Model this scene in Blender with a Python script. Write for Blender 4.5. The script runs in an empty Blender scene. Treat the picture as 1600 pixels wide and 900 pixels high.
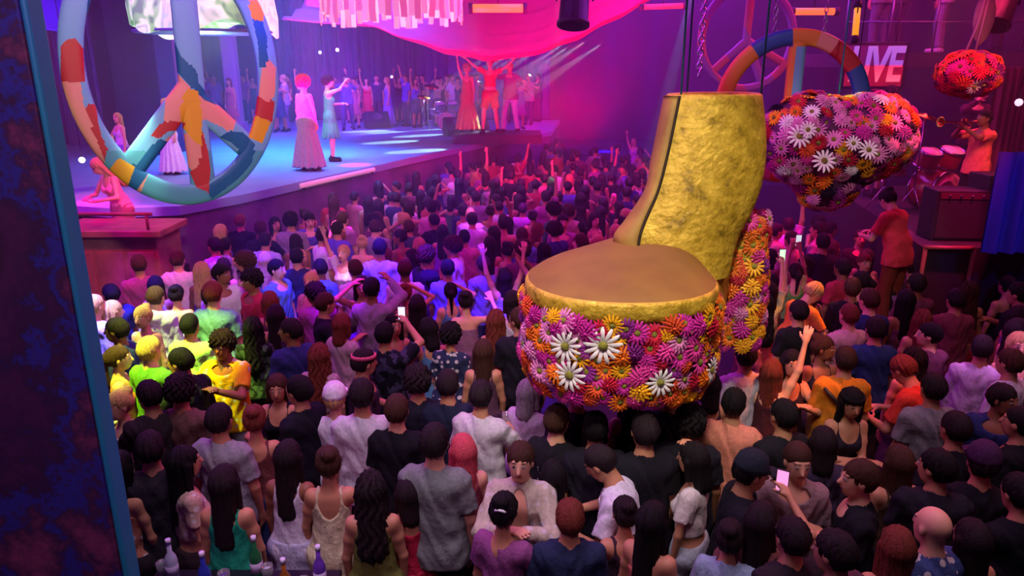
import bpy, math, random
import numpy as np
from mathutils import Vector, Matrix, Euler
R = math.radians
rnd = random.Random(7)
scn = bpy.context.scene
COL = scn.collection

# ------------------------------------------------------------------ camera
CAM = Vector((0, 0, 4.0)); PITCH = R(16.75); FPX = 1150.0
FWD = Vector((0, math.cos(PITCH), -math.sin(PITCH))); UPV = Vector((0, math.sin(PITCH), math.cos(PITCH)))
cd = bpy.data.cameras.new('camera'); cam = bpy.data.objects.new('camera', cd); COL.objects.link(cam)
cam.location = CAM; cam.rotation_euler = (math.pi/2 - PITCH, 0, 0)
cd.sensor_width = 36; cd.lens = 36*FPX/1600; cd.clip_end = 200
scn.camera = cam
def ray(px, py): return FWD + Vector((1, 0, 0))*((px-800)/FPX) - UPV*((py-450)/FPX)
def atz(px, py, z):
    r = ray(px, py); return CAM + r*((z-4.0)/r.z)
def atd(px, py, d): return CAM + ray(px, py)*d
def proj(p):
    v = Vector(p)-CAM; d = v.dot(FWD); return (800+FPX*v.x/d, 450-FPX*v.dot(UPV)/d, d)

# ------------------------------------------------------------------ world, view, lights
def lin(c):
    if isinstance(c, str): c = [int(c[i:i+2], 16)/255 for i in (0, 2, 4)]
    return tuple((x/12.92 if x <= .04045 else ((x+.055)/1.055)**2.4) for x in c)
scn.view_settings.view_transform = 'Standard'; scn.view_settings.look = 'None'
scn.view_settings.gamma = 1; scn.view_settings.use_curve_mapping = False
scn.view_settings.exposure = 0.0
w = bpy.data.worlds.new('world'); scn.world = w; w.use_nodes = True
w.node_tree.nodes['Background'].inputs[0].default_value = (.30, .10, .42, 1)
w.node_tree.nodes['Background'].inputs[1].default_value = .10
def area(name, loc, tgt, size, power, col, sy=None, spread=180):
    l = bpy.data.lights.new(name, 'AREA'); l.energy = power; l.color = col; l.size = size
    l.spread = R(spread)
    if sy: l.shape = 'RECTANGLE'; l.size_y = sy
    o = bpy.data.objects.new(name, l); COL.objects.link(o); o.location = loc
    o.rotation_euler = (Vector(tgt)-Vector(loc)).to_track_quat('-Z', 'Y').to_euler(); return o
def spot(name, loc, tgt, ang, power, col, blend=.5, r=.08):
    l = bpy.data.lights.new(name, 'SPOT'); l.energy = power; l.color = col; l.spot_size = R(ang); l.spot_blend = blend; l.shadow_soft_size = r
    o = bpy.data.objects.new(name, l); COL.objects.link(o); o.location = loc
    o.rotation_euler = (Vector(tgt)-Vector(loc)).to_track_quat('-Z', 'Y').to_euler(); return o
# soft house light over the near floor
area('house_light', (-1.2, 3.1, 7.2), (-1.0, 3.9, 1.2), 2.5, 42, (.95, .70, .95), None, 75)
area('house_light', (1.8, 3.1, 7.2), (1.8, 3.9, 1.2), 2.5, 28, (.95, .62, .85), None, 75)
area('house_light', (4.6, 4.4, 7.2), (4.4, 5.2, 1.2), 2.5, 26, (1, .42, .50), None, 80)
spot('added_shoe_fill', (.3, 1.3, 7.0), (.85, 5.0, 2.75), 31, 900, (1, .92, .74), .35, .25)  # added spot without a fixture, brightens the shoe front
spot('added_heart_fill', (1.0, 1.5, 7.2), (3.25, 7.2, 3.2), 17, 620, (1, .80, .85), .4, .2)  # added fill that keeps the flower heart lit
spot('added_sign_fill', (1.6, 1.0, 6.4), (2.95, 7.9, 4.45), 15, 330, (.9, .85, 1), .4, .2)  # added fill, brings out the second peace sign's paint
spot('band_light', (4.5, 4.0, 7.2), (6.1, 9.4, 3.1), 16, 900, (1, .34, .22), .5)  # added orange spot to lift the trumpeter
spot('band_light', (4.0, 5.5, 7.2), (6.2, 10.6, 2.4), 18, 1100, (1, .04, .22), .5)
spot('band_light', (6.5, 4.0, 7.0), (5.75, 8.2, 2.4), 12, 500, (.06, .04, 1), .5)
spot('ball_light', (4.0, 3.0, 6.9), (5.2, 8.6, 4.1), 13, 240, (1, .35, .35), .5)
# colour washes over the mid and far floor
area('magenta_wash', (-1.5, 7.5, 7.4), (-1.5, 11.5, 1.0), 5.0, 480, (.80, .01, .78))
area('violet_wash', (3.0, 15.0, 7.2), (3, 16, 1), 6.0, 620, (.55, .05, 1))
area('red_wash', (6.8, 11.0, 7.3), (5.2, 9.8, 1.5), 2.5, 340, (1, .04, .22))
area('violet_wash', (-8, 9, 7), (-6, 12, 1), 3.0, 480, (.50, .01, 1))
# stage
area('stage_wash', (-4.5, 18, 7.3), (-4.5, 18.5, 2), 5.0, 1500, (.02, .20, 1), None, 75)
area('stage_wash', (-5.0, 23, 7.3), (-4.0, 26, 3), 6.0, 1300, (.22, .06, 1), None, 100)
area('stage_wash', (3.5, 24, 7.3), (3.5, 27, 3), 6.0, 900, (.30, .02, 1))
area('drape_uplight', (1.0, 14.0, 2.9), (.6, 16.5, 6), 1.5, 800, (1, .0, .12))
area('drape_uplight', (-3.6, 14.5, 3.2), (-3.2, 17, 6), 1.5, 260, (.75, .0, .9))
def beam(px, py, z, col, power, ang, src=(0, -1.5), blend=.55):
    t = atz(px, py, z); spot('beam_light', (t.x+src[0], t.y+src[1], 7.2), t, ang, power, col, blend)
BL = (.03, .01, 1)
beam(595, 430, 1.4, BL, 22308, 9); beam(415, 425, 1.4, BL, 22308, 9); beam(148, 505, 1.4, (.12, .02, 1), 14586, 11)
beam(250, 470, 1.4, (.05, .03, 1), 11154, 9); beam(470, 450, 1.4, BL, 12870, 10); beam(705, 440, 1.4, BL, 16302, 11)
beam(800, 470, 1.4, (.12, .01, 1), 16302, 10); beam(945, 215, 1.6, BL, 25740, 8); beam(1005, 240, 1.6, BL, 21450, 7)
beam(520, 350, 1.4, (1, .0, .75), 14000, 10); beam(222, 385, 1.4, (1, .08, .75), 3380, 8); beam(536, 398, 1.6, (1, .55, 1), 5200, 4)
beam(290, 545, 1.4, (.62, 1, .05), 9360, 13, (-.8, -1.6)); beam(205, 600, 1.4, (.70, 1, .03), 6864, 15, (-.8, -1.6)); beam(340, 585, 1.3, (1, .75, 0), 6240, 6, (0, -1.5))
beam(215, 500, 1.4, (.75, 1, .15), 5616, 10, (-.8, -1.6)); beam(285, 478, 1.5, (.8, 1, .8), 4368, 6)
beam(1262, 470, 1.5, (1, .25, 0), 3900, 7, (2.6, 1.0)); beam(1225, 585, 1.4, (1, .16, 0), 2470, 11, (1.2, -1.4)); beam(1245, 440, 1.6, (.1, 1, .05), 2600, 6)
beam(1390, 345, 2.1, (1, .02, .10), 5000, 10, (2.2, .8)); beam(1405, 610, 1.3, (1, .08, .04), 1300, 9)
beam(865, 285, 1.6, (.3, 1, .45), 6760, 5); beam(745, 265, 1.6, (.3, 1, .3), 4940, 5); beam(1000, 260, 1.5, (1, .1, .8), 6240, 6)
beam(145, 300, 2.2, (1, .01, .30), 3900, 13); beam(170, 400, 1.0, (1, .03, .12), 1820, 16); beam(770, 110, 4.0, (1, .12, .3), 3900, 8)
beam(505, 190, 3.2, (.6, .75, .8), 900, 10); beam(640, 225, 2.0, (.6, .8, 1), 6760, 6); beam(330, 275, 2.0, (.05, .25, 1), 4160, 20)
beam(650, 330, 1.4, (.9, .02, .5), 3900, 14); beam(300, 330, 1.2, (.02, .02, 1), 4160, 14)
for sx, sy, k in ((600, 207, 2.2), (660, 212, 1.6), (690, 203, 2), (635, 198, 1.7), (615, 222, 1.5), (655, 236, 1.5), (575, 205, 1.4), (710, 222, 1.4)):
    t = atz(sx, sy, 2.0); spot('stage_spot', (t.x+4.4, t.y+3.3, 4.7), t, k*2+4.5, 9000, (.75, .92, 1), .3, .02)
spot('teal_beam', atd(1092, -60, 17), atd(1000, 330, 17.5), 7, 9000, (.05, .75, .95), .3, .03)
SIGN = Vector((-3.1, 7.3, 4.0))
spot('added_sign_fill', (.2, .2, 6.6), (SIGN.x, SIGN.y, SIGN.z+.35), 36, 1250, (1, .92, .74), .4, .2)  # added fill from the camera side, shows the large sign's paint
pdm = atd(176, 400, 9.6)
spot('booth_light', (pdm.x+1.8, pdm.y-2.6, 6.8), (pdm.x, pdm.y, 1.6), 26, 1500, (1, .03, .16), .6)
spot('booth_light', (pdm.x+2.5, pdm.y-1.0, 6.8), (pdm.x-.3, pdm.y+.9, 2.5), 16, 1500, (1, .02, .40), .6)
for px, py, c_, pw, an in ((560, 300, (1, 0, .55), 9000, 8), (640, 320, (.7, 0, 1), 8000, 8), (440, 310, (1, 0, .6), 7000, 8), (745, 360, (.75, .15, 1), 5000, 7), (820, 340, (.6, 0, .9), 5000, 9),
        (360, 420, (.35, 0, 1), 6000, 10), (190, 440, (.35, 0, 1), 5000, 9), (545, 480, (.3, 0, 1), 5000, 9), (640, 440, (.25, 0, 1), 6000, 8), (900, 240, (.4, 0, 1), 9000, 8), (960, 300, (.8, 0, .9), 6000, 8), (780, 300, (1, 0, .6), 6000, 7),
        (1300, 400, (1, 0, .15), 5000, 11), (1450, 440, (1, .03, .2), 3500, 12), (1330, 480, (1, .05, .15), 3000, 9), (1220, 380, (1, 0, .35), 4000, 9), (1540, 560, (.75, .25, 1), 1500, 12)):
    beam(px, py, 1.4, c_, pw, an)
gd = atz(516, 252, 2.0); spot('stage_spot', (gd.x+.8, gd.y-5, 7.0), (gd.x, gd.y, 3.0), 9, 1500, (.55, 1, .45), .5)  # added greenish spot so the dress stays green under the blue wash
HAZE = .016
# ------------------------------------------------------------------ materials
MATS = {}
def nmat(name):
    m = bpy.data.materials.new(name); m.use_nodes = True; t = m.node_tree
    return m, t, t.nodes['Principled BSDF'], t.nodes.new, t.links.new
def mat(name, col, rough=.6, metal=0, noise=0, nscale=8, col2=None, bump=0, emit=0, emcol=None, coat=0, sss=0):
    if name in MATS: return MATS[name]
    m, t, b, N, L = nmat(name)
    c = (*lin(col), 1)
    b.inputs['Base Color'].default_value = c; b.inputs['Roughness'].default_value = rough; b.inputs['Metallic'].default_value = metal
    if emit: b.inputs['Emission Color'].default_value = (*lin(emcol or col), 1); b.inputs['Emission Strength'].default_value = emit
    if coat: b.inputs['Coat Weight'].default_value = coat
    if noise or bump:
        co = N('ShaderNodeTexCoord'); n = N('ShaderNodeTexNoise'); n.inputs['Scale'].default_value = nscale; n.inputs['Detail'].default_value = 4
        L(co.outputs['Object'], n.inputs['Vector'])
        if noise:
            r = N('ShaderNodeValToRGB'); r.color_ramp.elements[0].position = .5-noise*.5; r.color_ramp.elements[1].position = .5+noise*.5
            r.color_ramp.elements[0].color = c; r.color_ramp.elements[1].color = (*lin(col2 or col), 1)
            L(n.outputs['Fac'], r.inputs['Fac']); L(r.outputs['Color'], b.inputs['Base Color'])
        if bump:
            bp = N('ShaderNodeBump'); bp.inputs['Strength'].default_value = bump; bp.inputs['Distance'].default_value = .02
            L(n.outputs['Fac'], bp.inputs['Height']); L(bp.outputs['Normal'], b.inputs['Normal'])
    MATS[name] = m; return m
def objcol(name, rough=.85, kind='plain', spec=.3):
    m, t, b, N, L = nmat(name); MATS[name] = m
    oi = N('ShaderNodeObjectInfo'); co = N('ShaderNodeTexCoord'); b.inputs['Roughness'].default_value = rough
    b.inputs['Specular IOR Level'].default_value = spec
    src = oi.outputs['Color']
    def mix(f, a, c, typ='MIX'):
        x = N('ShaderNodeMix'); x.data_type = 'RGBA'; x.blend_type = typ
        if hasattr(f, 'links'): L(f, x.inputs[0])
        else: x.inputs[0].default_value = f
        for s, i in ((a, 6), (c, 7)):
            if hasattr(s, 'links'): L(s, x.inputs[i])
            else: x.inputs[i].default_value = (*s, 1)
        return x.outputs[2]
    if kind == 'skin':
        a = N('ShaderNodeAttribute'); a.attribute_name = 'tint'
        src = mix(a.outputs['Alpha'], src, a.outputs['Color'])
    if kind == 'floral':
        v = N('ShaderNodeTexVoronoi'); v.inputs['Scale'].default_value = 16; L(co.outputs['Object'], v.inputs['Vector'])
        g = N('ShaderNodeMath'); g.operation = 'LESS_THAN'; g.inputs[1].default_value = .32; L(v.outputs['Distance'], g.inputs[0])
        src = mix(g.outputs[0], src, (.55, .50, .50))
    if kind == 'camo':
        v = N('ShaderNodeTexNoise'); v.inputs['Scale'].default_value = 14; L(co.outputs['Object'], v.inputs['Vector'])
        r = N('ShaderNodeValToRGB'); r.color_ramp.interpolation = 'CONSTANT'; r.color_ramp.elements[0].color = (.25, .25, .25, 1)
        r.color_ramp.elements[1].position = .5; r.color_ramp.elements[1].color = (1.6, 1.6, 1.6, 1); L(v.outputs['Fac'], r.inputs['Fac'])
        src = mix(1.0, src, r.outputs['Color'], 'MULTIPLY')
    if kind == 'stripe':
        v = N('ShaderNodeTexWave'); v.inputs['Scale'].default_value = 9; v.bands_direction = 'Z'; L(co.outputs['Object'], v.inputs['Vector'])
        src = mix(v.outputs['Fac'], src, (.6, .55, .55))
    if kind == 'print':      # a pale printed patch between the shoulders
        s = N('ShaderNodeSeparateXYZ'); L(co.outputs['Object'], s.inputs[0])
        v = N('ShaderNodeTexNoise'); v.inputs['Scale'].default_value = 18; L(co.outputs['Object'], v.inputs['Vector'])
        def cmp(o, val, eps):
            x = N('ShaderNodeMath'); x.operation = 'COMPARE'; x.inputs[1].default_value = val; x.inputs[2].default_value = eps; L(o, x.inputs[0]); return x.outputs[0]
        def mul(a, c):
            x = N('ShaderNodeMath'); x.operation = 'MULTIPLY'; L(a, x.inputs[0]); L(c, x.inputs[1]); return x.outputs[0]
        src = mix(mul(mul(cmp(s.outputs[0], 0, .09), cmp(s.outputs[2], 1.27, .06)), cmp(v.outputs['Fac'], .6, .12)), src, (.5, .5, .55))
    if kind in ('plain', 'floral', 'hair', 'stripe', 'print'):
        n = N('ShaderNodeTexNoise'); mp = N('ShaderNodeMapping'); L(co.outputs['Object'], mp.inputs[0]); L(mp.outputs[0], n.inputs['Vector'])
        mp.inputs['Scale'].default_value = (60, 60, 7) if kind == 'hair' else (9, 9, 6)
        r = N('ShaderNodeValToRGB'); lo, hi = (.35, 1.7) if kind == 'hair' else (.86, 1.08)
        r.color_ramp.elements[0].position = .3; r.color_ramp.elements[0].color = (lo, lo, lo, 1)
        r.color_ramp.elements[1].position = .7; r.color_ramp.elements[1].color = (hi, hi, hi, 1)
        L(n.outputs['Fac'], r.inputs['Fac']); src = mix(1.0, src, r.outputs['Color'], 'MULTIPLY')
        bp = N('ShaderNodeBump'); bp.inputs['Strength'].default_value = .6; bp.inputs['Distance'].default_value = .012
        L(n.outputs['Fac'], bp.inputs['Height']); L(bp.outputs['Normal'], b.inputs['Normal'])
    L(src, b.inputs['Base Color']); return m
M_SKIN = objcol('skin', .5, 'skin', .35); M_HAIR = objcol('hair', .6, 'hair', .2)
M_CLOTH = {k: objcol('fabric_'+k, .88, k, .2) for k in ('plain', 'floral', 'camo', 'stripe', 'print')}
M_GLOSS = objcol('glossy_paint', .35, 'none', .5)

# ------------------------------------------------------------------ mesh helpers
def tag(o, label=None, cat=None, group=None, kind=None):
    for k, v in (('label', label), ('category', cat), ('group', group), ('kind', kind)):
        if v: o[k] = v
    return o
def empty(name, loc=(0, 0, 0), rz=0):
    o = bpy.data.objects.new(name, None); COL.objects.link(o); o.location = loc; o.rotation_euler = (0, 0, rz); o.empty_display_size = .1; return o
def link(name, me, parent=None, m=None, color=None):
    o = bpy.data.objects.new(name, me); COL.objects.link(o)
    if parent: o.parent = parent
    if m and not me.materials: me.materials.append(m)
    if color: o.color = (*lin(color), 1)
    return o
class MB:
    def __init__(s): s.v = []; s.f = []; s.mi = []; s.cur = 0
    def add(s, vs, fs, mi=None):
        n = len(s.v); s.v += [tuple(x) for x in vs]; s.f += [tuple(i+n for i in f) for f in fs]
        if mi is None: mi = s.cur
        s.mi += (mi if isinstance(mi, list) else [mi]*len(fs)); return s
    def box(s, c, d, rot=None):
        c = Vector(c); h = Vector(d)/2; vs = []
        for z in (-1, 1):
            for x, y in ((-1, -1), (1, -1), (1, 1), (-1, 1)):
                p = Vector((x*h.x, y*h.y, z*h.z)); p = rot @ p if rot else p; vs.append(c+p)
        return s.add(vs, [(3, 2, 1, 0), (4, 5, 6, 7), (0, 1, 5, 4), (1, 2, 6, 5), (2, 3, 7, 6), (3, 0, 4, 7)])
    def tube(s, pts, r, n=8, cap=True, closed=False):
        pts = [Vector(p) for p in pts]; k = len(pts); rs = r if isinstance(r, (list, tuple)) else [r]*k; vs = []; pa = None
        for i, p in enumerate(pts):
            t = (pts[(i+1) % k]-pts[i-1]) if closed else (pts[min(i+1, k-1)]-pts[max(i-1, 0)])
            t = t.normalized() if t.length > 1e-9 else Vector((0, 0, 1))
            a = (pa - t*pa.dot(t)) if pa else t.cross(Vector((0, 0, 1)) if abs(t.z) < .9 else Vector((1, 0, 0)))
            if a.length < 1e-6: a = t.orthogonal()
            a.normalize(); pa = a; b = t.cross(a)
            for j in range(n):
                q = 2*math.pi*j/n; vs.append(p+(a*math.cos(q)+b*math.sin(q))*rs[i])
        fs = []; m = k if closed else k-1
        for i in range(m):
            for j in range(n):
                a0, a1 = i*n+j, i*n+(j+1) % n; b0, b1 = ((i+1) % k)*n+j, ((i+1) % k)*n+(j+1) % n
                fs.append((a0, a1, b1, b0))
        if cap and not closed: fs += [tuple(range(n))[::-1], tuple(range((k-1)*n, k*n))]
        return s.add(vs, fs)
    def lathe(s, prof, n=24, c=(0, 0, 0), rot=None, sx=1, sy=1):
        vs = []; c = Vector(c)
        for r, z in prof:
            for j in range(n):
                q = 2*math.pi*j/n; p = Vector((r*math.cos(q)*sx, r*math.sin(q)*sy, z)); vs.append(c+(rot @ p if rot else p))
        fs = []; k = len(prof)
        for i in range(k-1):
            for j in range(n): fs.append((i*n+j, i*n+(j+1) % n, (i+1)*n+(j+1) % n, (i+1)*n+j))
        if prof[0][0] > 1e-5: fs.append(tuple(range(n))[::-1])
        if prof[-1][0] > 1e-5: fs.append(tuple(range((k-1)*n, k*n)))
        return s.add(vs, fs)
    def grid(s, fn, nu, nv, mi=None):
        vs = [fn(i/nu, j/nv) for i in range(nu+1) for j in range(nv+1)]
        fs = [(i*(nv+1)+j, (i+1)*(nv+1)+j, (i+1)*(nv+1)+j+1, i*(nv+1)+j+1) for i in range(nu) for j in range(nv)]
        return s.add(vs, fs, mi)
    def mesh(s, name, mats=None, smooth=True):
        me = bpy.data.meshes.new(name); me.from_pydata(s.v, [], s.f)
        for m in (mats or []): me.materials.append(m)
        if any(s.mi): me.polygons.foreach_set('material_index', s.mi)
        me.polygons.foreach_set('use_smooth', [smooth]*len(s.f)); me.update(); return me
    def build(s, name, m, parent=None, smooth=True, color=None, loc=None, bevel=0):
        o = link(name, s.mesh(name, m if isinstance(m, list) else [m], smooth), parent, None, color)
        if loc is not None: o.location = loc
        if bevel:
            bm = o.modifiers.new('b', 'BEVEL'); bm.width = bevel; bm.segments = 2
        return o

# ------------------------------------------------------------------ distance-field surfaces
def nets(F, org, h, name):
    s = F < 0; nx, ny, nz = F.shape; dims = (nx, ny, nz); cs = (nx-1, ny-1, nz-1); nc = cs[0]*cs[1]*cs[2]
    acc = np.zeros((nc, 3), np.float32); cnt = np.zeros(nc, np.float32); edges = []
    for a in range(3):
        sl0 = [slice(None)]*3; sl1 = [slice(None)]*3; sl0[a] = slice(0, -1); sl1[a] = slice(1, None)
        c = np.argwhere(s[tuple(sl0)] != s[tuple(sl1)])
        if not len(c): continue
        c1 = c.copy(); c1[:, a] += 1
        f0 = F[c[:, 0], c[:, 1], c[:, 2]]; f1 = F[c1[:, 0], c1[:, 1], c1[:, 2]]
        pos = c.astype(np.float32); pos[:, a] += f0/(f0-f1)
        b, d = [x for x in range(3) if x != a]; q = []
        for ob, od in ((-1, -1), (0, -1), (0, 0), (-1, 0)):
            cc = c.copy(); cc[:, b] += ob; cc[:, d] += od
            ok = (cc[:, b] >= 0) & (cc[:, d] >= 0) & (cc[:, b] < cs[b]) & (cc[:, d] < cs[d])
            fl = (cc[:, 0]*cs[1]+cc[:, 1])*cs[2]+cc[:, 2]; fl[~ok] = -1; q.append(fl)
            g = fl[ok]
            for k in range(3): acc[:, k] += np.bincount(g, pos[ok, k], nc)
            cnt += np.bincount(g, minlength=nc)
        q = np.stack(q, 1); ok = (q >= 0).all(1); q = q[ok]; ins = s[tuple(c[ok].T)]
        if a == 1: ins = ~ins
        q[~ins] = q[~ins][:, ::-1]; edges.append(q)
    act = cnt > 0; idx = np.full(nc, -1, np.int64); idx[act] = np.arange(act.sum())
    V = acc[act]/cnt[act][:, None]*h+np.array(org, np.float32); Q = idx[np.concatenate(edges)]
    me = bpy.data.meshes.new(name); me.vertices.add(len(V)); me.vertices.foreach_set('co', V.ravel())
    me.loops.add(Q.size); me.loops.foreach_set('vertex_index', Q.ravel().astype(np.int32))
    me.polygons.add(len(Q)); me.polygons.foreach_set('loop_start', np.arange(0, Q.size, 4, dtype=np.int32))
    me.polygons.foreach_set('use_smooth', np.ones(len(Q), bool)); me.update(calc_edges=True); me.validate()
    return me, V
class Field:
    def __init__(s, lo, hi, h):
        s.h = h; s.lo = np.array(lo, float)-2*h; n = np.ceil((np.array(hi)+2*h-s.lo)/h).astype(int)+1; s.n = n
        s.ax = [(s.lo[i]+h*np.arange(n[i])).astype(np.float32) for i in range(3)]; s.F = np.ones(n, np.float32)
    def win(s, lo, hi):
        sl = []
        for i in range(3):
            a = max(0, int((lo[i]-s.lo[i])/s.h)); b = min(s.n[i], int((hi[i]-s.lo[i])/s.h)+2)
            if b <= a: return None, None
            sl.append(slice(a, b))
        return tuple(sl), (s.ax[0][sl[0]][:, None, None], s.ax[1][sl[1]][None, :, None], s.ax[2][sl[2]][None, None, :])
    def put(s, sl, d, k):
        f = s.F[sl]
        if k > 0:
            hh = np.maximum(k-np.abs(f-d), 0)/k; s.F[sl] = np.minimum(f, d)-hh*hh*k*.25
        else: s.F[sl] = np.minimum(f, d)
    def cone(s, a, b, ra, rb, k=.03, fy=1.0, Rm=None, clip=False, sub=False):
        a = np.array(a, float); b = np.array(b, float); m = max(ra, rb)+.05
        sl, g = s.win(np.minimum(a, b)-m, np.maximum(a, b)+m)
        if sl is None: return
        x, y, z = g[0]-a[0], g[1]-a[1], g[2]-a[2]; ab = b-a
        if Rm is not None:
            M = np.array(Rm).T; x, y, z = (M[0, 0]*x+M[0, 1]*y+M[0, 2]*z, M[1, 0]*x+M[1, 1]*y+M[1, 2]*z, M[2, 0]*x+M[2, 1]*y+M[2, 2]*z); ab = M @ ab
        y = y/fy; ab = ab*np.array([1, 1/fy, 1]); L2 = max(float(ab @ ab), 1e-9)
        tt = (x*ab[0]+y*ab[1]+z*ab[2])/L2; t = np.clip(tt, 0, 1)
        d = np.sqrt((x-t*ab[0])**2+(y-t*ab[1])**2+(z-t*ab[2])**2)-(ra+(rb-ra)*t)
        if fy < 1: d = d*(.5+.5*fy)
        if clip: d = np.maximum(d, (tt-1)*math.sqrt(L2))
        if sub: s.F[sl] = np.maximum(s.F[sl], -d)
        else: s.put(sl, d, k)
    def ell(s, c, r, k=.02, Rm=None, sub=False):
        c = np.array(c, float); m = max(r)+.04
        sl, g = s.win(c-m, c+m)
        if sl is None: return
        x, y, z = g[0]-c[0], g[1]-c[1], g[2]-c[2]
        if Rm is not None:
            M = np.array(Rm).T; x, y, z = (M[0, 0]*x+M[0, 1]*y+M[0, 2]*z, M[1, 0]*x+M[1, 1]*y+M[1, 2]*z, M[2, 0]*x+M[2, 1]*y+M[2, 2]*z)
        k0 = np.sqrt((x/r[0])**2+(y/r[1])**2+(z/r[2])**2); k1 = np.sqrt((x/r[0]**2)**2+(y/r[1]**2)**2+(z/r[2]**2)**2)+1e-6
        d = k0*(k0-1)/k1
        if sub: s.F[sl] = np.maximum(s.F[sl], -d)
        else: s.put(sl, d, k)
    def plane(s, p, n):      # keep the side the normal points away from
        s.F = np.maximum(s.F, (s.ax[0][:, None, None]-p[0])*n[0]+(s.ax[1][None, :, None]-p[1])*n[1]+(s.ax[2][None, None, :]-p[2])*n[2]).astype(np.float32)
    def G(s): return s.ax[0][:, None, None], s.ax[1][None, :, None], s.ax[2][None, None, :]
    def mesh(s, name):
        F = s.F; F[0] = F[-1] = 1; F[:, 0] = F[:, -1] = 1; F[:, :, 0] = F[:, :, -1] = 1
        return nets(F, s.lo, s.h, name)

# ------------------------------------------------------------------ people
# pose: (right hand, left hand, elbow poles, lean deg, head yaw, head pitch, leg spread/step)
D = (.27, .06, .80); DL = (-.27, .06, .80)
POSES = {
 'stand': (D, DL, 0, 0, 0, 0, 0), 'look_side': (D, (-.12, .30, 1.15), 0, 0, 25, -4, 0), 'phone': ((.10, .36, 1.66), (-.12, .28, 1.2), 0, 0, 0, 0, 0),
 'film': ((.05, .36, 1.78), (-.05, .36, 1.76), 0, 0, 0, 8, 0), 'up_one': ((.26, .12, 2.04), DL, 0, 0, 0, 5, 0), 'up_two': ((.30, .06, 2.06), (-.28, .1, 2.0), 0, 0, 0, 5, 0),
 'over_head': ((.05, .10, 2.02), (-.05, .10, 2.02), 1, 0, 0, 5, 0), 'folded': ((-.13, .20, 1.17), (.13, .24, 1.15), 1, 4, 0, -6, 0),
 'drink': ((.12, .32, 1.26), DL, 0, 0, 12, -5, 0), 'hip': ((.19, .06, 1.02), DL, 1, 0, 15, 0, 0), 'touch_hair': ((.13, .10, 1.70), DL, 1, 0, -10, -5, 0),
 'hug': ((.24, .44, 1.38), (-.06, .44, 1.28), 1, 5, 15, -5, 0), 'clap': ((.03, .34, 1.36), (-.03, .34, 1.36), 1, 0, 0, 0, 0),
 'bow': ((.10, .42, 1.16), (-.10, .40, 1.12), 0, 16, -10, -22, 0), 'point': ((.42, .50, 1.62), DL, 0, 0, -15, 0, 0), 'turn': (D, DL, 0, 0, 50, 0, 0),
 'dance': ((.34, .26, 1.58), (-.42, .1, 1.15), 0, 4, -10, 4, .14), 'step': ((.38, .25, 1.45), (-.3, .22, 1.2), 0, -3, 10, 0, .22), 'mic': ((.05, .22, 1.56), (-.36, .2, 1.2), 1, 0, 0, 3, .1),
 'horn': ((.05, .34, 1.56), (-.05, .42, 1.55), 1, 0, 0, 3, .05), 'drum': ((.22, .46, 1.18), (-.22, .48, 1.22), 0, 10, 0, -10, .05), 'wide': ((.55, .15, 1.75), (-.58, .15, 1.70), 0, 0, 0, 4, .15),
}
def rotx(a): c, s = math.cos(a), math.sin(a); return np.array([[1, 0, 0], [0, c, -s], [0, s, c]])
def rotz(a): c, s = math.cos(a), math.sin(a); return np.array([[c, -s, 0], [s, c, 0], [0, 0, 1]])
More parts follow.
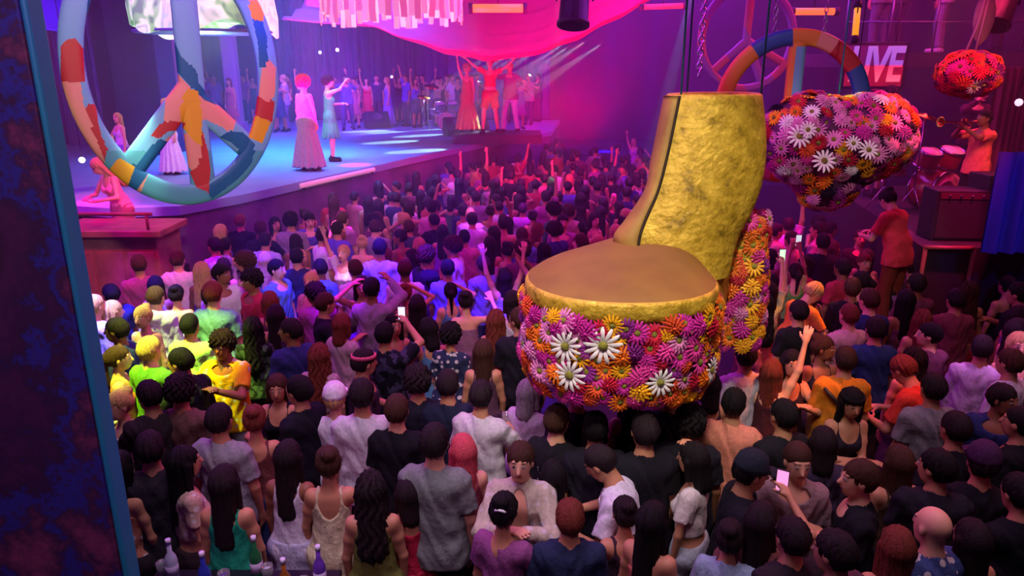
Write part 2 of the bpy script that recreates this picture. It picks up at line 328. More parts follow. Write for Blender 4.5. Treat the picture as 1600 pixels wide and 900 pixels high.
class Rig:
    def __init__(s, sex, pose):
        rh, lh, pole, lean, hy, hp, step = POSES[pose]; s.sex = sex; f = sex == 'f'; s.f = f
        s.RS = rotx(-R(lean)); piv = np.array([0, 0, .95]); s.S = lambda p: piv + s.RS @ (np.array(p, float)-piv)
        sh = .134 if f else .158; s.sho = {}; s.arm = {}
        for sd, tgt in ((1, rh), (-1, lh)):
            a = s.S((sd*sh, -.005, 1.42)); up = tgt[2] > 1.7
            if up: a = a+np.array([0, 0, .02])
            t = np.array(tgt, float)
            if abs(tgt[0]) == .27: t = a+np.array([sd*.055, .07, -.56])
            L1, L2 = .285, .255; v = t-a; dist = min(np.linalg.norm(v), L1+L2-.004); v = v/np.linalg.norm(v); t = a+v*dist
            pd = np.array([sd*.9, -.5, -.7] if not pole else [sd*1.0, .1, -.9 if not up else .2]); pd = pd-v*(pd @ v); pd /= np.linalg.norm(pd)
            x = (L1*L1-L2*L2+dist*dist)/(2*dist); hgt = math.sqrt(max(L1*L1-x*x, 0)); e = a+v*x+pd*hgt
            s.arm[sd] = (a, e, t)
        s.HR = rotz(R(hy)) @ rotx(R(hp)) @ s.RS; s.hc = s.S((0, .0, 1.55)) + s.HR @ np.array([0, .025, .105])
        s.leg = {}
        for sd in (1, -1):
            y = step*sd; hip = np.array([sd*.085, 0, .92]); ank = np.array([sd*(.11+abs(step)*.3), y, .085])
            kn = (hip+ank)/2+np.array([sd*.01, .035+abs(step)*.2, .02]); s.leg[sd] = (hip, kn, ank)
    def bounds(s, z0=0.0):
        P = [p for a in s.arm.values() for p in a]+[s.hc, np.array([.3, .3, 0]), np.array([-.3, -.27, 0])]+[p for a in s.leg.values() for p in a]
        lo = np.min(P, 0)-.23; hi = np.max(P, 0)+.23; lo[2] = z0; hi[2] = max(hi[2], s.hc[2]+.15); return lo, hi
    def torso(s, F, inf=0.0, k=.045):
        f = s.f; c = lambda a, b, ra, rb, fy=1, kk=k: F.cone(s.S(a), s.S(b), ra+inf, rb+inf, kk, fy, s.RS)
        w = .078 if f else .065
        c((-w, -.01, .93), (w, -.01, .93), .118 if f else .112, .118 if f else .112, .92)
        c((0, 0, .99), (0, 0, 1.17), .142 if f else .145, .118 if f else .142, .74)
        c((0, 0, 1.17), (0, 0, 1.34), .118 if f else .142, .130 if f else .158, .74)
        if f:
            for sd in (1, -1): c((sd*.062, .062, 1.285), (sd*.062, .07, 1.28), .058, .055)
        q = .11 if f else .132; c((-q, -.01, 1.405), (q, -.01, 1.405), .052 if f else .064, .052 if f else .064)
    def body(s, h):
        lo, hi = s.bounds(); F = Field(lo, hi, h); f = s.f; s.torso(F)
        n = .044 if f else .055
        F.cone(s.S((0, -.02, 1.42)), s.S((0, -.01, 1.50)), n+.018, n, .04); F.cone(s.S((0, -.01, 1.48)), s.hc+s.HR @ np.array([0, -.03, -.05]), n, n-.003, .03)
        for sd, (a, e, t) in s.arm.items():
            r = .82 if f else 1.0
            F.cone(a, e, .052*r, .037*r, .035); F.cone(e, t, .040*r, .025*r, .015)
            m = a+(e-a)*.45; F.ell(m, (.045*r,)*3, .03)
            # hand: flattened palm, four fingers and a thumb
            d = (t-e)/np.linalg.norm(t-e); side = np.cross(d, [0, 1, 0]) if abs(d[2]) > .6 else np.cross(d, [0, 0, 1]); side /= np.linalg.norm(side)
            side = side*(1 if side @ np.array([sd, 0, .3]) > 0 else -1)*-1
            if abs(d[2]) > .6 and d[2] < 0: side = np.array([0, 1.0, 0])-d*d[1]; side /= np.linalg.norm(side)
            nrm = np.cross(d, side); nrm = nrm*(1 if nrm @ np.array([-sd, .4, 0]) > 0 else -1); kn = t+d*.085
            F.cone(t-d*.01, t+d*.03, .023*r, .027*r, .015)
            for q in (-.024, -.008, .008, .024): F.cone(t+d*.02+side*q*.7, kn+side*q, .0155, .013, .012)
            for q, L in ((-.031, .062), (-.0105, .073), (.0105, .078), (.031, .070)):
                b0 = kn+side*q; d1 = d*.93+nrm*.35+side*q*3; m1 = b0+d1*L*.5; d2 = d*.72+nrm*.7+side*q*3
                F.cone(b0, m1, .0105, .0098, .006); F.cone(m1, m1+d2*L*.45, .0098, .0085, .004)
            b0 = t+d*.025+side*.022; m1 = b0+(side*.75+d*.6+nrm*.25)*.042; F.cone(b0, m1, .014, .012, .01); F.cone(m1, m1+(side*.35+d*.8+nrm*.35)*.032, .0115, .0095, .004)
        for sd, (hp, kn, an) in s.leg.items():
            F.cone(hp, kn, .088, .054, .04); F.cone(kn, an, .054, .036, .02); F.ell(kn+(an-kn)*.3+np.array([0, -.02, 0]), (.05, .05, .1), .03)
            F.cone(an+np.array([0, -.035, -.05]), an+np.array([sd*.02, .13, -.06]), .034, .027, .03)
        # head
        H = lambda p: s.hc+s.HR @ np.array(p, float); el = lambda c, r, k=.015, sub=False: F.ell(H(c), r, k, s.HR, sub)
        el((0, -.015, .025), (.075, .094, .090), .02); el((0, .018, -.03), (.061, .074, .085), .03)
        F.cone(H((-.026, .03, -.078)), H((.026, .03, -.078)), .026, .026, .02); F.cone(H((0, .052, -.088)), H((0, .056, -.088)), .02, .018, .02)
        F.cone(H((-.034, .07, .030)), H((.034, .07, .030)), .013, .013, .012)
        for sd in (1, -1): el((sd*.031, .098, .010), (.017, .016, .012), 0, True); el((sd*.031, .078, .010), (.013, .013, .011), .003); el((sd*.076, -.008, -.008), (.010, .019, .031), .006)
        F.cone(H((0, .085, .012)), H((0, .104, -.027)), .009, .013, .010); el((0, .082, -.058), (.024, .012, .010), .008)
        me, V = F.mesh('person_body'); q = (V-s.hc) @ s.HR
        T = np.zeros((len(V), 4), np.float32); ax = np.abs(q[:, 0]); fr = q[:, 1] > .05
        def paint(mask, c): T[mask] = (*c, 1)
        paint(fr & (np.abs(ax-.031) < .014) & (np.abs(q[:, 2]-.010) < .008), (.55, .5, .5)); paint(fr & (np.abs(ax-.031) < .006) & (np.abs(q[:, 2]-.010) < .007), (.02, .012, .01))
        paint(fr & (np.abs(ax-.032) < .020) & (np.abs(q[:, 2]-.032) < .006), (.03, .018, .012)); paint(fr & (ax < .024) & (np.abs(q[:, 2]+.058) < .009) & (q[:, 1] > .075), (.35, .08, .08))
        at = me.color_attributes.new('tint', 'FLOAT_COLOR', 'POINT')
        if len(me.vertices) == len(V): at.data.foreach_set('color', T.ravel())
        me.materials.append(M_SKIN); return me
    def neck(s, F, lowz=None, scoop=.0):
        F.cone(s.S((0, 0, 1.44)), s.S((0, .02, 1.62)), .066, .075, sub=True)
        if scoop: F.ell(s.S((0, .06 if scoop > 0 else -.06, 1.44)), (.10, .10, abs(scoop)), sub=True, Rm=s.RS)
    def wrinkle(s, F, amp=.004, seed=0):
        x, y, z = F.G(); F.F = F.F+(amp*np.sin(z*38+6*np.sin(x*14+seed)+5*y)*np.cos(x*25+z*9+seed)+amp*.6*np.sin(x*60+y*40+z*22+seed)).astype(np.float32)
    def top(s, kind, h, seed=0):
        lo, hi = s.bounds(.3 if kind in ('dress', 'gown') else .72); 
        if kind == 'gown': lo[2] = .02
        F = Field(lo, hi, h); t = {'tank': .010, 'strapless': .010, 'crop': .011, 'dress': .010, 'gown': .010}.get(kind, .018)
        s.torso(F, t); f = s.f
        if kind == 'tee' or kind == 'long' or kind == 'open' or kind == 'hoodie':
            F.cone(s.S((0, -.02, 1.40)), s.S((0, -.01, 1.47)), .085, .070, .04)
            for sd, (a, e, tt) in s.arm.items():
                if kind == 'tee': F.cone(a, a+(e-a)*.72, .052+.016, .045+.024, .03, clip=True)
                else: F.cone(a, e, .066, .054, .03); F.cone(e, e+(tt-e)*.93, .058, .043, .02, clip=True)
            if kind == 'hoodie': F.ell(s.S((0, -.09, 1.46)), (.12, .07, .08), .03)
        if kind in ('tee', 'long', 'open', 'hoodie'):
            for sd in (1, -1): F.cone((sd*.06, 0, .86), (sd*.06, 0, 1.1), .155, .12, .05, .85)
            s.wrinkle(F, .005, seed); F.plane((0, 0, .84 if not f else .90), (0, 0, -1))
            if kind == 'open': F.ell(s.S((0, .20, 1.15)), (.075, .18, .50), sub=True, Rm=s.RS)
            else: s.neck(F, scoop=.05)
        elif kind == 'crop':
            for sd, (a, e, tt) in s.arm.items(): F.cone(a, a+(e-a)*.6, .066, .068, .03, clip=True)
            s.wrinkle(F, .004, seed); F.plane((0, 0, 1.10), (0, 0, -1)); s.neck(F, scoop=.08)
        else:
            if kind in ('dress', 'gown'):
                z1 = .50 if kind == 'dress' else .08; r1 = .24 if kind == 'dress' else .34
                F.cone((0, 0, 1.05), (0, 0, z1), .13, r1, .05, .8, clip=True)
                x, y, z = F.G(); th = np.arctan2(y, x); F.F = F.F+(np.clip((1.0-z)*.022, 0, .016)*np.sin(th*13+seed)).astype(np.float32)
            elif kind == 'top' or kind == 'tank': F.cone((0, 0, .90), (0, 0, 1.05), .165, .14, .04, .8)
            s.wrinkle(F, .003, seed)
            for sd, (a, e, tt) in s.arm.items():
                av = np.array(a); F.ell(av+s.RS @ np.array([sd*.035, 0, -.0]), (.085 if kind != 'strapless' else .10, .16, .12), sub=True, Rm=s.RS)
            if kind == 'strapless': F.plane(s.S((0, 0, 1.33)), tuple(s.RS @ np.array([0, 0, 1])))
            if kind == 'tank': F.plane((0, 0, .88), (0, 0, -1))
            if kind == 'strapless': F.plane((0, 0, .92), (0, 0, -1))
            s.neck(F, scoop=.0); F.ell(s.S((0, .07, 1.43)), (.085, .12, .13), sub=True, Rm=s.RS); F.ell(s.S((0, -.09, 1.43)), (.08, .09, .16 if kind == 'gown' else .08), sub=True, Rm=s.RS)
        return F.mesh('top')[0]
    def bottom(s, kind, h):
        lo, hi = s.bounds(0.0); hi[2] = 1.12; F = Field(lo, hi, h); w = .078 if s.f else .065; i = .014
        F.cone((-w, -.01, .93), (w, -.01, .93), .118+i, .118+i, .04, .92); F.cone((0, 0, .96), (0, 0, 1.06), .15+i*.5, .14+i*.5, .04, .76)
        if kind == 'skirt': F.cone((0, 0, 1.0), (0, 0, .52), .15, .22, .04, .85, clip=True)
        for sd, (hp, kn, an) in s.leg.items():
            if kind == 'skirt': break
            if kind == 'shorts': F.cone(hp, hp+(kn-hp)*.82, .105, .098, .04, clip=True)
            else: F.cone(hp, kn, .102, .076, .04); F.cone(kn, kn+(an-kn)*.98, .076, .070 if kind == 'trousers' else .052, .02, clip=True)
        s.wrinkle(F, .003, 3); F.plane((0, 0, 1.03), (0, 0, 1)); return F.mesh('bottoms')[0]
    def shoes(s, h):
        lo, hi = s.bounds(0.0); hi[2] = .2; F = Field(lo, hi, h)
        for sd, (hp, kn, an) in s.leg.items():
            F.cone(an+np.array([0, -.04, -.045]), an+np.array([sd*.02, .15, -.05]), .046, .040, .02); F.cone(an+np.array([0, -.01, -.03]), an+np.array([0, -.005, .01]), .05, .046, .02)
        F.plane((0, 0, .005), (0, 0, -1)); return F.mesh('shoes')[0]
def hair_mesh(st, seed=0):
    F = Field((-.24, -.26, -.52), (.24, .2, .28), .0085); big = .006 if st != 'buzz' else .003
    if st in ('curly', 'afro'): big = .028 if st == 'curly' else .055
    F.ell((0, -.020, .034), (.079+big, .096+big, .092+big), .02)
    F.cone((0, -.055, .0), (0, -.05, -.055), .075+big*.4, .056+big*.3, .03)
    if st in ('short', 'buzz', 'bun', 'pony', 'curly', 'afro'):
        F.ell((0, .075, -.045), (.11, .085, .085), sub=True); F.plane((0, 0, -.075), (0, -.2, -1)); F.ell((0, .03, -.09), (.12, .06, .09), sub=True)
    if st == 'bun': F.ell((0, -.085, .095), (.05, .05, .045), .015)
    if st == 'pony': F.cone((0, -.10, .05), (0, -.16, 0), .03, .035, .02); F.cone((0, -.155, 0), (0, -.13, -.26), .036, .012, .02)
    if st in ('long', 'bob', 'wavy', 'halfup'):
        zl = -.17 if st == 'bob' else -.40; y0 = -.05
        F.cone((0, y0, 0), (0, y0-.035, zl), .086, .076 if st != 'wavy' else .105, .03, .85)
        for sd in (1, -1): F.cone((sd*.07, -.015, .0), (sd*.082, -.02, max(zl*.7, -.24)), .034, .024 if st != 'wavy' else .036, .02)
        F.ell((0, .085, -.05), (.066, .09, .105), sub=True); F.cone((0, .05, -.12), (0, .05, -.4), .075, .10, sub=True)
        if st == 'halfup': F.ell((0, -.10, .07), (.035, .03, .03), .015)
    x, y, z = F.G(); amp = {'buzz': .0, 'wavy': .010, 'curly': .013, 'afro': .012}.get(st, .0055); fz = {'wavy': 28, 'curly': 55, 'afro': 60}.get(st, 5)
    th = np.arctan2(x, -(y+.02)); F.F = F.F+(amp*np.sin(th*15+seed+2*np.sin(z*fz))*np.cos(z*fz+th*3)+amp*.5*np.sin(th*31+z*30)).astype(np.float32)
    return F.mesh('hair')[0]
CACHE = {}
def cached(key, fn):
    if key not in CACHE: CACHE[key] = fn()
    return CACHE[key]
def rig(sex, pose): return cached(('rig', sex, pose), lambda: Rig(sex, pose))
HB, HC = .0092, .0092
SKIN = {'l': 'd9a184', 't': 'bd8465', 'b': '8a5840', 'd': '5a3728'}
HAIRC = {'black': '120d10', 'dark': '21151a', 'brown': '40261c', 'auburn': '6b2f24', 'blond': 'b99460', 'grey': '8b8488', 'red': '9c3a30', 'pink': 'c8505c'}
def cap_mesh(kind):
    mb = MB()
    if kind == 'cap':
        mb.lathe([(0, .155), (.05, .148), (.083, .115), (.098, .06), (.100, .03), (.095, .03), (.078, .11), (0, .145)], 24, sy=1.12, c=(0, -.02, 0))
        mb.grid(lambda u, v: (math.sin((u-.5)*2.4)*(.09+.0*v)*(1-.15*v), .07+math.cos((u-.5)*2.4)*.02+v*.085, .042-v*.012-abs(u-.5)**2*.05), 12, 4)
        mb.grid(lambda u, v: (math.sin((u-.5)*2.4)*.09*(1-.15*v), .07+math.cos((u-.5)*2.4)*.02+v*.085, .036-v*.012-abs(u-.5)**2*.05), 12, 4)
    elif kind == 'hat':
        mb.lathe([(0, .17), (.06, .165), (.085, .13), (.098, .05), (.19, .03), (.20, .036), (.19, .04), (.10, .058), (.088, .135), (.06, .172), (0, .178)], 28, sy=1.1, c=(0, -.02, 0))
    elif kind == 'band':
        mb.lathe([(.088, .045), (.095, .045), (.093, .075), (.086, .075)], 24, sy=1.18, c=(0, -.018, 0))
    return mb.mesh(kind, None)
PEOPLE = []
def person(x, y, z, yaw, sex, pose, hair, hc, top, tc, bot, bc, skin, label=None, short=None, group=None, scale=None, pat='plain', extra=None, ec='202020', name='person', head_px=None, shoes='16141a'):
    rg = rig(sex, pose); sc = scale or (.985 if sex == 'm' else .93)
    o = link(name, cached(('body', sex, pose), lambda: rg.body(HB)), None, None, SKIN[skin])
    o.location = (x, y, z); o.rotation_euler = (0, 0, R(yaw)); o.scale = (sc, sc, sc)
    tag(o, label, 'person', group)
    def kid(nm, me, m, c):
        k = link(nm, me, o, m, c); return k
    names = {'tee': 'shirt', 'long': 'shirt', 'open': 'shirt', 'hoodie': 'hoodie', 'crop': 'crop_top', 'tank': 'tank_top', 'strapless': 'strapless_top', 'dress': 'dress', 'gown': 'gown'}
    def pm(me):      # a copy of the mesh per fabric pattern
        me2 = me.copy(); me2.materials.clear(); me2.materials.append(M_CLOTH[pat]); return me2
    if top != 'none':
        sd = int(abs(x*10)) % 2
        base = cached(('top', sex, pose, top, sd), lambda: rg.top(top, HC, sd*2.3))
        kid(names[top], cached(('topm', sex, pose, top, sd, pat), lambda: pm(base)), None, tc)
    if bot != 'none' and top != 'gown':
        kid({'jeans': 'jeans', 'trousers': 'trousers', 'shorts': 'shorts', 'skirt': 'skirt'}[bot], cached(('bot', sex, pose, bot), lambda: rg.bottom(bot, .014)), M_CLOTH['plain'], bc)
    kid('shoes', cached(('shoes', sex, pose), lambda: rg.shoes(.012)), M_CLOTH['plain'], shoes)
    HM = Matrix(np.vstack([np.hstack([rg.HR, rg.hc[:, None]]), [0, 0, 0, 1]]).tolist())
    if hair != 'bald':
        k = kid('hair', cached(('hair', hair), lambda: hair_mesh(hair)), M_HAIR, HAIRC.get(hc, hc)); k.matrix_local = HM
    if extra in ('cap', 'hat', 'band'):
        k = kid({'cap': 'cap', 'hat': 'brimmed_hat', 'band': 'headband'}[extra], cached(('cap', extra), lambda: cap_mesh(extra)), M_CLOTH['plain'], ec); k.matrix_local = HM
    PEOPLE.append((x, y, short, o)); o.update_tag()
    hand = {}
    M = Matrix.Translation((x, y, z)) @ Matrix.Rotation(R(yaw), 4, 'Z') @ Matrix.Scale(sc, 4)
    for sd, (a, e, t) in rg.arm.items():
        d = (t-e)/np.linalg.norm(t-e); hand[sd] = (M @ Vector((t+d*.09).tolist()), (M.to_3x3() @ Vector(d.tolist())).normalized())
    return o, hand
def pp(px, py, yaw, sex, pose, hair, hc, top, tc, bot, bc, skin, label, short=None, z=0, **kw):
    """px, py: where the centre of the head stands in the frame; the person stands on height z"""
    rg = rig(sex, pose); sc = kw.get('scale') or (.985 if sex == 'm' else .93)
    p = atz(px, py, z+rg.hc[2]*sc); c, s_ = math.cos(R(yaw)), math.sin(R(yaw)); hx, hy = rg.hc[0]*sc, rg.hc[1]*sc
    return person(p.x-(c*hx-s_*hy), p.y-(s_*hx+c*hy), z, yaw, sex, pose, hair, hc, top, tc, bot, bc, skin, label, short, **kw)

def pf(px, py, yaw, sex, pose, hair, hc, top, tc, bot, bc, skin, label, short=None, z=2.0, **kw):
    """px, py: where the feet stand in the frame, on height z"""
    p = atz(px, py, z); return person(p.x, p.y, z, yaw, sex, pose, hair, hc, top, tc, bot, bc, skin, label, short, **kw)
# ------------------------------------------------------------------ setting
def struct(o): o['kind'] = 'structure'; return o
FLOOR = mat('dark_floor', '120d14', .7, noise=.5, col2='08060a', nscale=2)
DARK = mat('dark_paint', '17101f', .7, noise=.6, col2='2a1838', nscale=1.5)
WALL = mat('wall_paint', '4a3560', .8, noise=.6, col2='2a2040', nscale=1.2, bump=.3)
WL = mat('side_wall_paint', '5a3a78', .8, noise=.6, col2='2f2350', nscale=.8, bump=.3)
x0, x1, y0, y1, zt = -12, 10.5, -2.5, 31, 7.8
struct(MB().box(((x0+x1)/2, (y0+y1)/2, -.1), (x1-x0, y1-y0, .2)).build('floor', FLOOR, smooth=False))
struct(MB().box(((x0+x1)/2, (y0+y1)/2, zt+.1), (x1-x0, y1-y0, .2)).build('ceiling', DARK, smooth=False))
struct(MB().box((x0-.1, (y0+y1)/2, zt/2), (.2, y1-y0, zt)).build('wall_left', WL, smooth=False))
struct(MB().box((x1+.1, (y0+y1)/2, zt/2), (.2, y1-y0, zt)).build('wall_right', DARK, smooth=False))
struct(MB().box(((x0+x1)/2, y1+.1, zt/2), (x1-x0, .2, zt)).build('wall_back', WALL, smooth=False))
def prism(mb, pts, za, zb):
    n = len(pts); return mb.add([(x, y, za) for x, y in pts]+[(x, y, zb) for x, y in pts],
        [tuple(range(n))[::-1], tuple(range(n, 2*n))]+[(i, (i+1) % n, (i+1) % n+n, i+n) for i in range(n)])
# stage: its front edge runs obliquely to the back right
SE = [atz(px, py, 2.0) for px, py in ((60, 318), (180, 326), (280, 322), (380, 304), (470, 284), (640, 247), (760, 222), (862, 205))]
SE = [(p.x, p.y) for p in SE]; poly = SE+[(SE[-1][0]+.6, 29.5), (-11.9, 29.5), (-11.9, SE[0][1]+.3)]
struct(prism(MB(), poly, 1.86, 2.0).build('trim_1', mat('stage_boards', '8fb0cc', .4, noise=.5, col2='7a9ab8', nscale=1.2), smooth=False))
inn = [(x, y+.12) for x, y in SE]+poly[len(SE):]
struct(prism(MB(), inn, 0.0, 1.859).build('trim_2', mat('stage_skirt', '7a4a86', .8, noise=.5, col2='4a2a5c', nscale=2), smooth=False))
t = empty('light_strip', (SE[4][0], SE[4][1], 1.93)); tag(t, 'pale pink light strip running along the stage front edge', 'light strip')
o = Vector((SE[4][0], SE[4][1], 1.93)); pts = [Vector((a, b, 1.93))-o+Vector((0, -.05, 0)) for a, b in SE[4:6]]
mbx = MB().tube([pts[0].lerp(pts[1], k) for k in (0, .3, .62)], .045, 8); mbx.build('tube', mat('strip_glow', 'd890b0', .4, emit=.55, emcol='e08ab0'), t)
mb = MB()
for k in (.02, .3, .6): mb.box(pts[0].lerp(pts[1], k)+Vector((0, .03, -.02)), (.04, .05, .11))
mb.build('bracket', DARK, t)
# stage curtain cloth hung under the near left edge
def drapery(name, A, B, z0_, z1_, m, folds, amp, label, cat, group=None, thick=.02):
    A, B = Vector(A), Vector(B); L = B-A; n = Vector((-L.y, L.x, 0)).normalized(); mb = MB(); N_ = folds*8
    for s_ in (0, 1):
        mb.grid(lambda u, v: tuple(A+L*u+n*(amp*math.sin(u*folds*2*math.pi)*(.6+.4*(1-v))+amp*.4*math.sin(u*folds*5.1+2)+s_*thick)+Vector((0, 0, z0_+(z1_-z0_)*v))), N_, 6)
    o = mb.build(name, m); c = (A+B)/2; o.location = (0, 0, 0)
    return tag(o, label, cat, group)
a, b = Vector((*SE[1], 0)), Vector((*SE[3], 0))
drapery('stage_curtain', a+Vector((.1, -.22, 0)), b+Vector((-.3, -.22, 0)), .02, 1.84, mat('violet_cloth', '6a58a8', .85), 12, .05, 'blue lit pleated cloth hanging below the near stage edge', 'curtain')
# back-of-stage curtains and columns
VC = mat('back_cloth', '6b58a0', .85, noise=.4, col2='3c3370', nscale=1)
DC = mat('navy_cloth', '2d2a70', .85)
for px0, px1, d, m_, lab in ((60, 150, 19, VC, 'purple curtain hanging at the far left of the stage'), (430, 560, 29, VC, 'violet curtain behind the green dressed dancer'),
        (560, 700, 29.4, DC, 'deep blue curtain behind the stage dancers'), (700, 860, 29, VC, 'plum curtain behind the red clad performer')):
    A, B = atd(px0, 120, d), atd(px1, 120, d); zb = 2.0; A.x = max(A.x, -11.7)
    drapery('stage_backdrop', (A.x, A.y, 0), (B.x, A.y, 0), zb, 7.6, m_, 11, .10, lab, 'curtain', 'curtains at the back of the stage')
def blockpost(name, px0, px1, d, depth, za, zb, m, lab, cat, group=None, cap=True):
    A, B = atd(px0, 150, d), atd(px1, 150, d); r = empty(name, ((A.x+B.x)/2, A.y+depth/2, za)); wdt = B.x-A.x; h = zb-za
    MB().box((0, 0, h/2), (wdt, depth, h)).build('shaft', m, r, smooth=False, bevel=.03)
    MB().box((0, 0, .12), (wdt+.14, depth+.14, .24)).build('plinth', m, r, smooth=False, bevel=.02)
    return tag(r, lab, cat, group)
blockpost('column', 178, 252, 17, .9, 2.0, 7.7, mat('slate_paint', '2e2c5c', .7, noise=.4, col2='1d1c44', nscale=2), 'wide dark blue column seen through the hanging peace sign', 'column')
blockpost('column', 254, 282, 20, .4, 2.0, 7.7, mat('pale_plaster', 'a89cc0', .7), 'slim pale column just right of the wide dark blue column', 'column')
blockpost('column', 352, 372, 24, .4, 2.0, 7.7, MATS['pale_plaster'], 'slim pale column left of the stage performer in pink', 'column')
# raised tier at the back right for the far crowd
struct(MB().box((6.2, 28.3, .55), (8.4, 5.2, 1.1)).build('trim_3', WALL, smooth=False))

# ------------------------------------------------------------------ near pillar with the painted mural
def pillar():
    tp, bt = atd(40, 0, 2.75), None
    X, Y = tp.x, tp.y; r = empty('mural_pillar', (X-.9, Y+.06, 0)); tag(r, 'near pillar with dark mural, purple and blue light spots painted in, blue edge', 'pillar')
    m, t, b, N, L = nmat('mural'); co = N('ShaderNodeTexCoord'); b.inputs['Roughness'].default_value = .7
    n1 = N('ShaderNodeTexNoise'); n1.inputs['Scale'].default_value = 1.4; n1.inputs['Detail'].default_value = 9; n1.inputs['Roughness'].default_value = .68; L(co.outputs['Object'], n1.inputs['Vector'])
    r1 = N('ShaderNodeValToRGB'); e = r1.color_ramp.elements; cs = [(.30, '24102e'), (.42, '4c1a54'), (.49, '341648'), (.525, '2c2c9c'), (.56, '3c1a4c'), (.68, '9a4274'), (.76, '4f8478'), (.85, 'b86a4c')]  # mural tones, with purple and blue spots of light put into the paint
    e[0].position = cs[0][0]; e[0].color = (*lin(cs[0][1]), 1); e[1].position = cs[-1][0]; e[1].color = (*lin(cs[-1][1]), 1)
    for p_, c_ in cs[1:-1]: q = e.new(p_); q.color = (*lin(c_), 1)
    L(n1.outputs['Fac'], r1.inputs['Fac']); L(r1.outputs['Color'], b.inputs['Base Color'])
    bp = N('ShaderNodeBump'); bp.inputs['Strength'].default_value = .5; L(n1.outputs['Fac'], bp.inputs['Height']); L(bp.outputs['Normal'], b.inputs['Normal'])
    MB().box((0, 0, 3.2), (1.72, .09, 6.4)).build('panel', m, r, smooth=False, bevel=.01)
    MB().box((.885, -.005, 3.2), (.026, .11, 6.4)).build('edge_strip', mat('edge_blue', '2a78c4', .5, noise=.5, col2='1f94a8', nscale=1.5), r, smooth=False, bevel=.012)
    MB().tube([(-.62, -.06, .9), (-.60, -.06, 1.5), (-.66, -.06, 2.1), (-.70, -.06, 2.4)], .03, 8).build('painted_stem', mat('stem_green', '2a8f7a', .6), r)
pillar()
spot('added_mural_fill', (-1.2, .3, 5.6), (-1.9, 2.6, 2.4), 80, 190, (1, .50, .8));  # added spot that makes the dark mural visible

# ------------------------------------------------------------------ painted peace signs
PAL = {'lb': '6fb4c8', 'tl': '4fa3a8', 'dt': '0e5f86', 'rd': 'b02a30', 'sa': 'd8967c', 'ye': 'd6a81c', 'bk': '2b4f8f', 'or': 'd88a30'}
def inpoly(x, y, P):
    c = False; j = len(P)-1
    for i in range(len(P)):
        if (P[i][1] > y) != (P[j][1] > y) and x < (P[j][0]-P[i][0])*(y-P[i][1])/(P[j][1]-P[i][1])+P[i][0]: c = not c
        j = i
    return c
def sweep(path, w, t, n=14, closed=False, sub=1):
    """flat band with rounded edges along a path in the x-z plane; returns verts, faces, face centres"""
    k = len(path); vs = []
    for i, (x, z) in enumerate(path):
        a = path[(i+1) % k] if (closed or i < k-1) else path[i]; b = path[i-1] if (closed or i > 0) else path[i]
        d = Vector((a[0]-b[0], a[1]-b[1])).normalized(); nx, nz = -d.y, d.x
        for j in range(n):
            q = 2*math.pi*(j+.5)/n; cc, ss = math.cos(q), math.sin(q)
            u = math.copysign(abs(cc)**.6, cc)*w/2; v = math.copysign(abs(ss)**.6, ss)*t/2
            vs.append((x+nx*u, v, z+nz*u))
    fs = []; m = k if closed else k-1
    for i in range(m):
        for j in range(n): fs.append((i*n+j, ((i+1) % k)*n+j, ((i+1) % k)*n+(j+1) % n, i*n+(j+1) % n))
    if not closed: fs += [tuple(range(n)), tuple(range((k-1)*n, k*n))[::-1]]
    return vs, fs
def peace(name, loc, yaw, Rr, w, t, paint, cols, label, legs, bar_top, chain_top, mats=None, n=28, bw=None, K=260, ov=1.0):
    r = empty(name, loc, yaw); tag(r, label, 'peace sign', 'hanging peace signs')
    mats = mats or [mat('paint_'+c, PAL[c], .5) for c in cols]
    def part(nm, path, closed=False, tt=t, ww=w):
        vs, fs = sweep(path, ww, tt, n, closed); mi = []
        for f in fs:
            cx = sum(vs[i][0] for i in f)/len(f); cz = sum(vs[i][2] for i in f)/len(f); mi.append(paint(cx, cz))
        MB().add(vs, fs, mi).build(nm, mats, r)
    part('ring', [(ov*Rr*math.cos(2*math.pi*i/K), Rr*math.sin(2*math.pi*i/K)) for i in range(K)], True)
    lin2 = lambda a, b, K=300: [(a[0]+(b[0]-a[0])*i/K, a[1]+(b[1]-a[1])*i/K) for i in range(K+1)]
    for k, (a, b) in enumerate(legs): part('centre_bar' if k == 0 else 'slanted_bar', lin2(a, b), tt=t*(.93-.02*k), ww=(bw or w))
    for sx in (-.35, .35):
        mb = MB(); z = Rr*.93; L = chain_top-loc[2]
        k = 0
        while z < L:
            q = 0 if k % 2 else 1; mb.tube([(sx*ov*Rr+(.018*math.cos(a_) if q else 0), (0 if q else .018*math.cos(a_)), z+.035*math.sin(a_)) for a_ in [i*math.pi/4 for i in range(8)]], .006, 5, closed=True); z += .052; k += 1
        mb.build('chain', mat('steel', '9a9aa8', .3, 1), r)
    return r
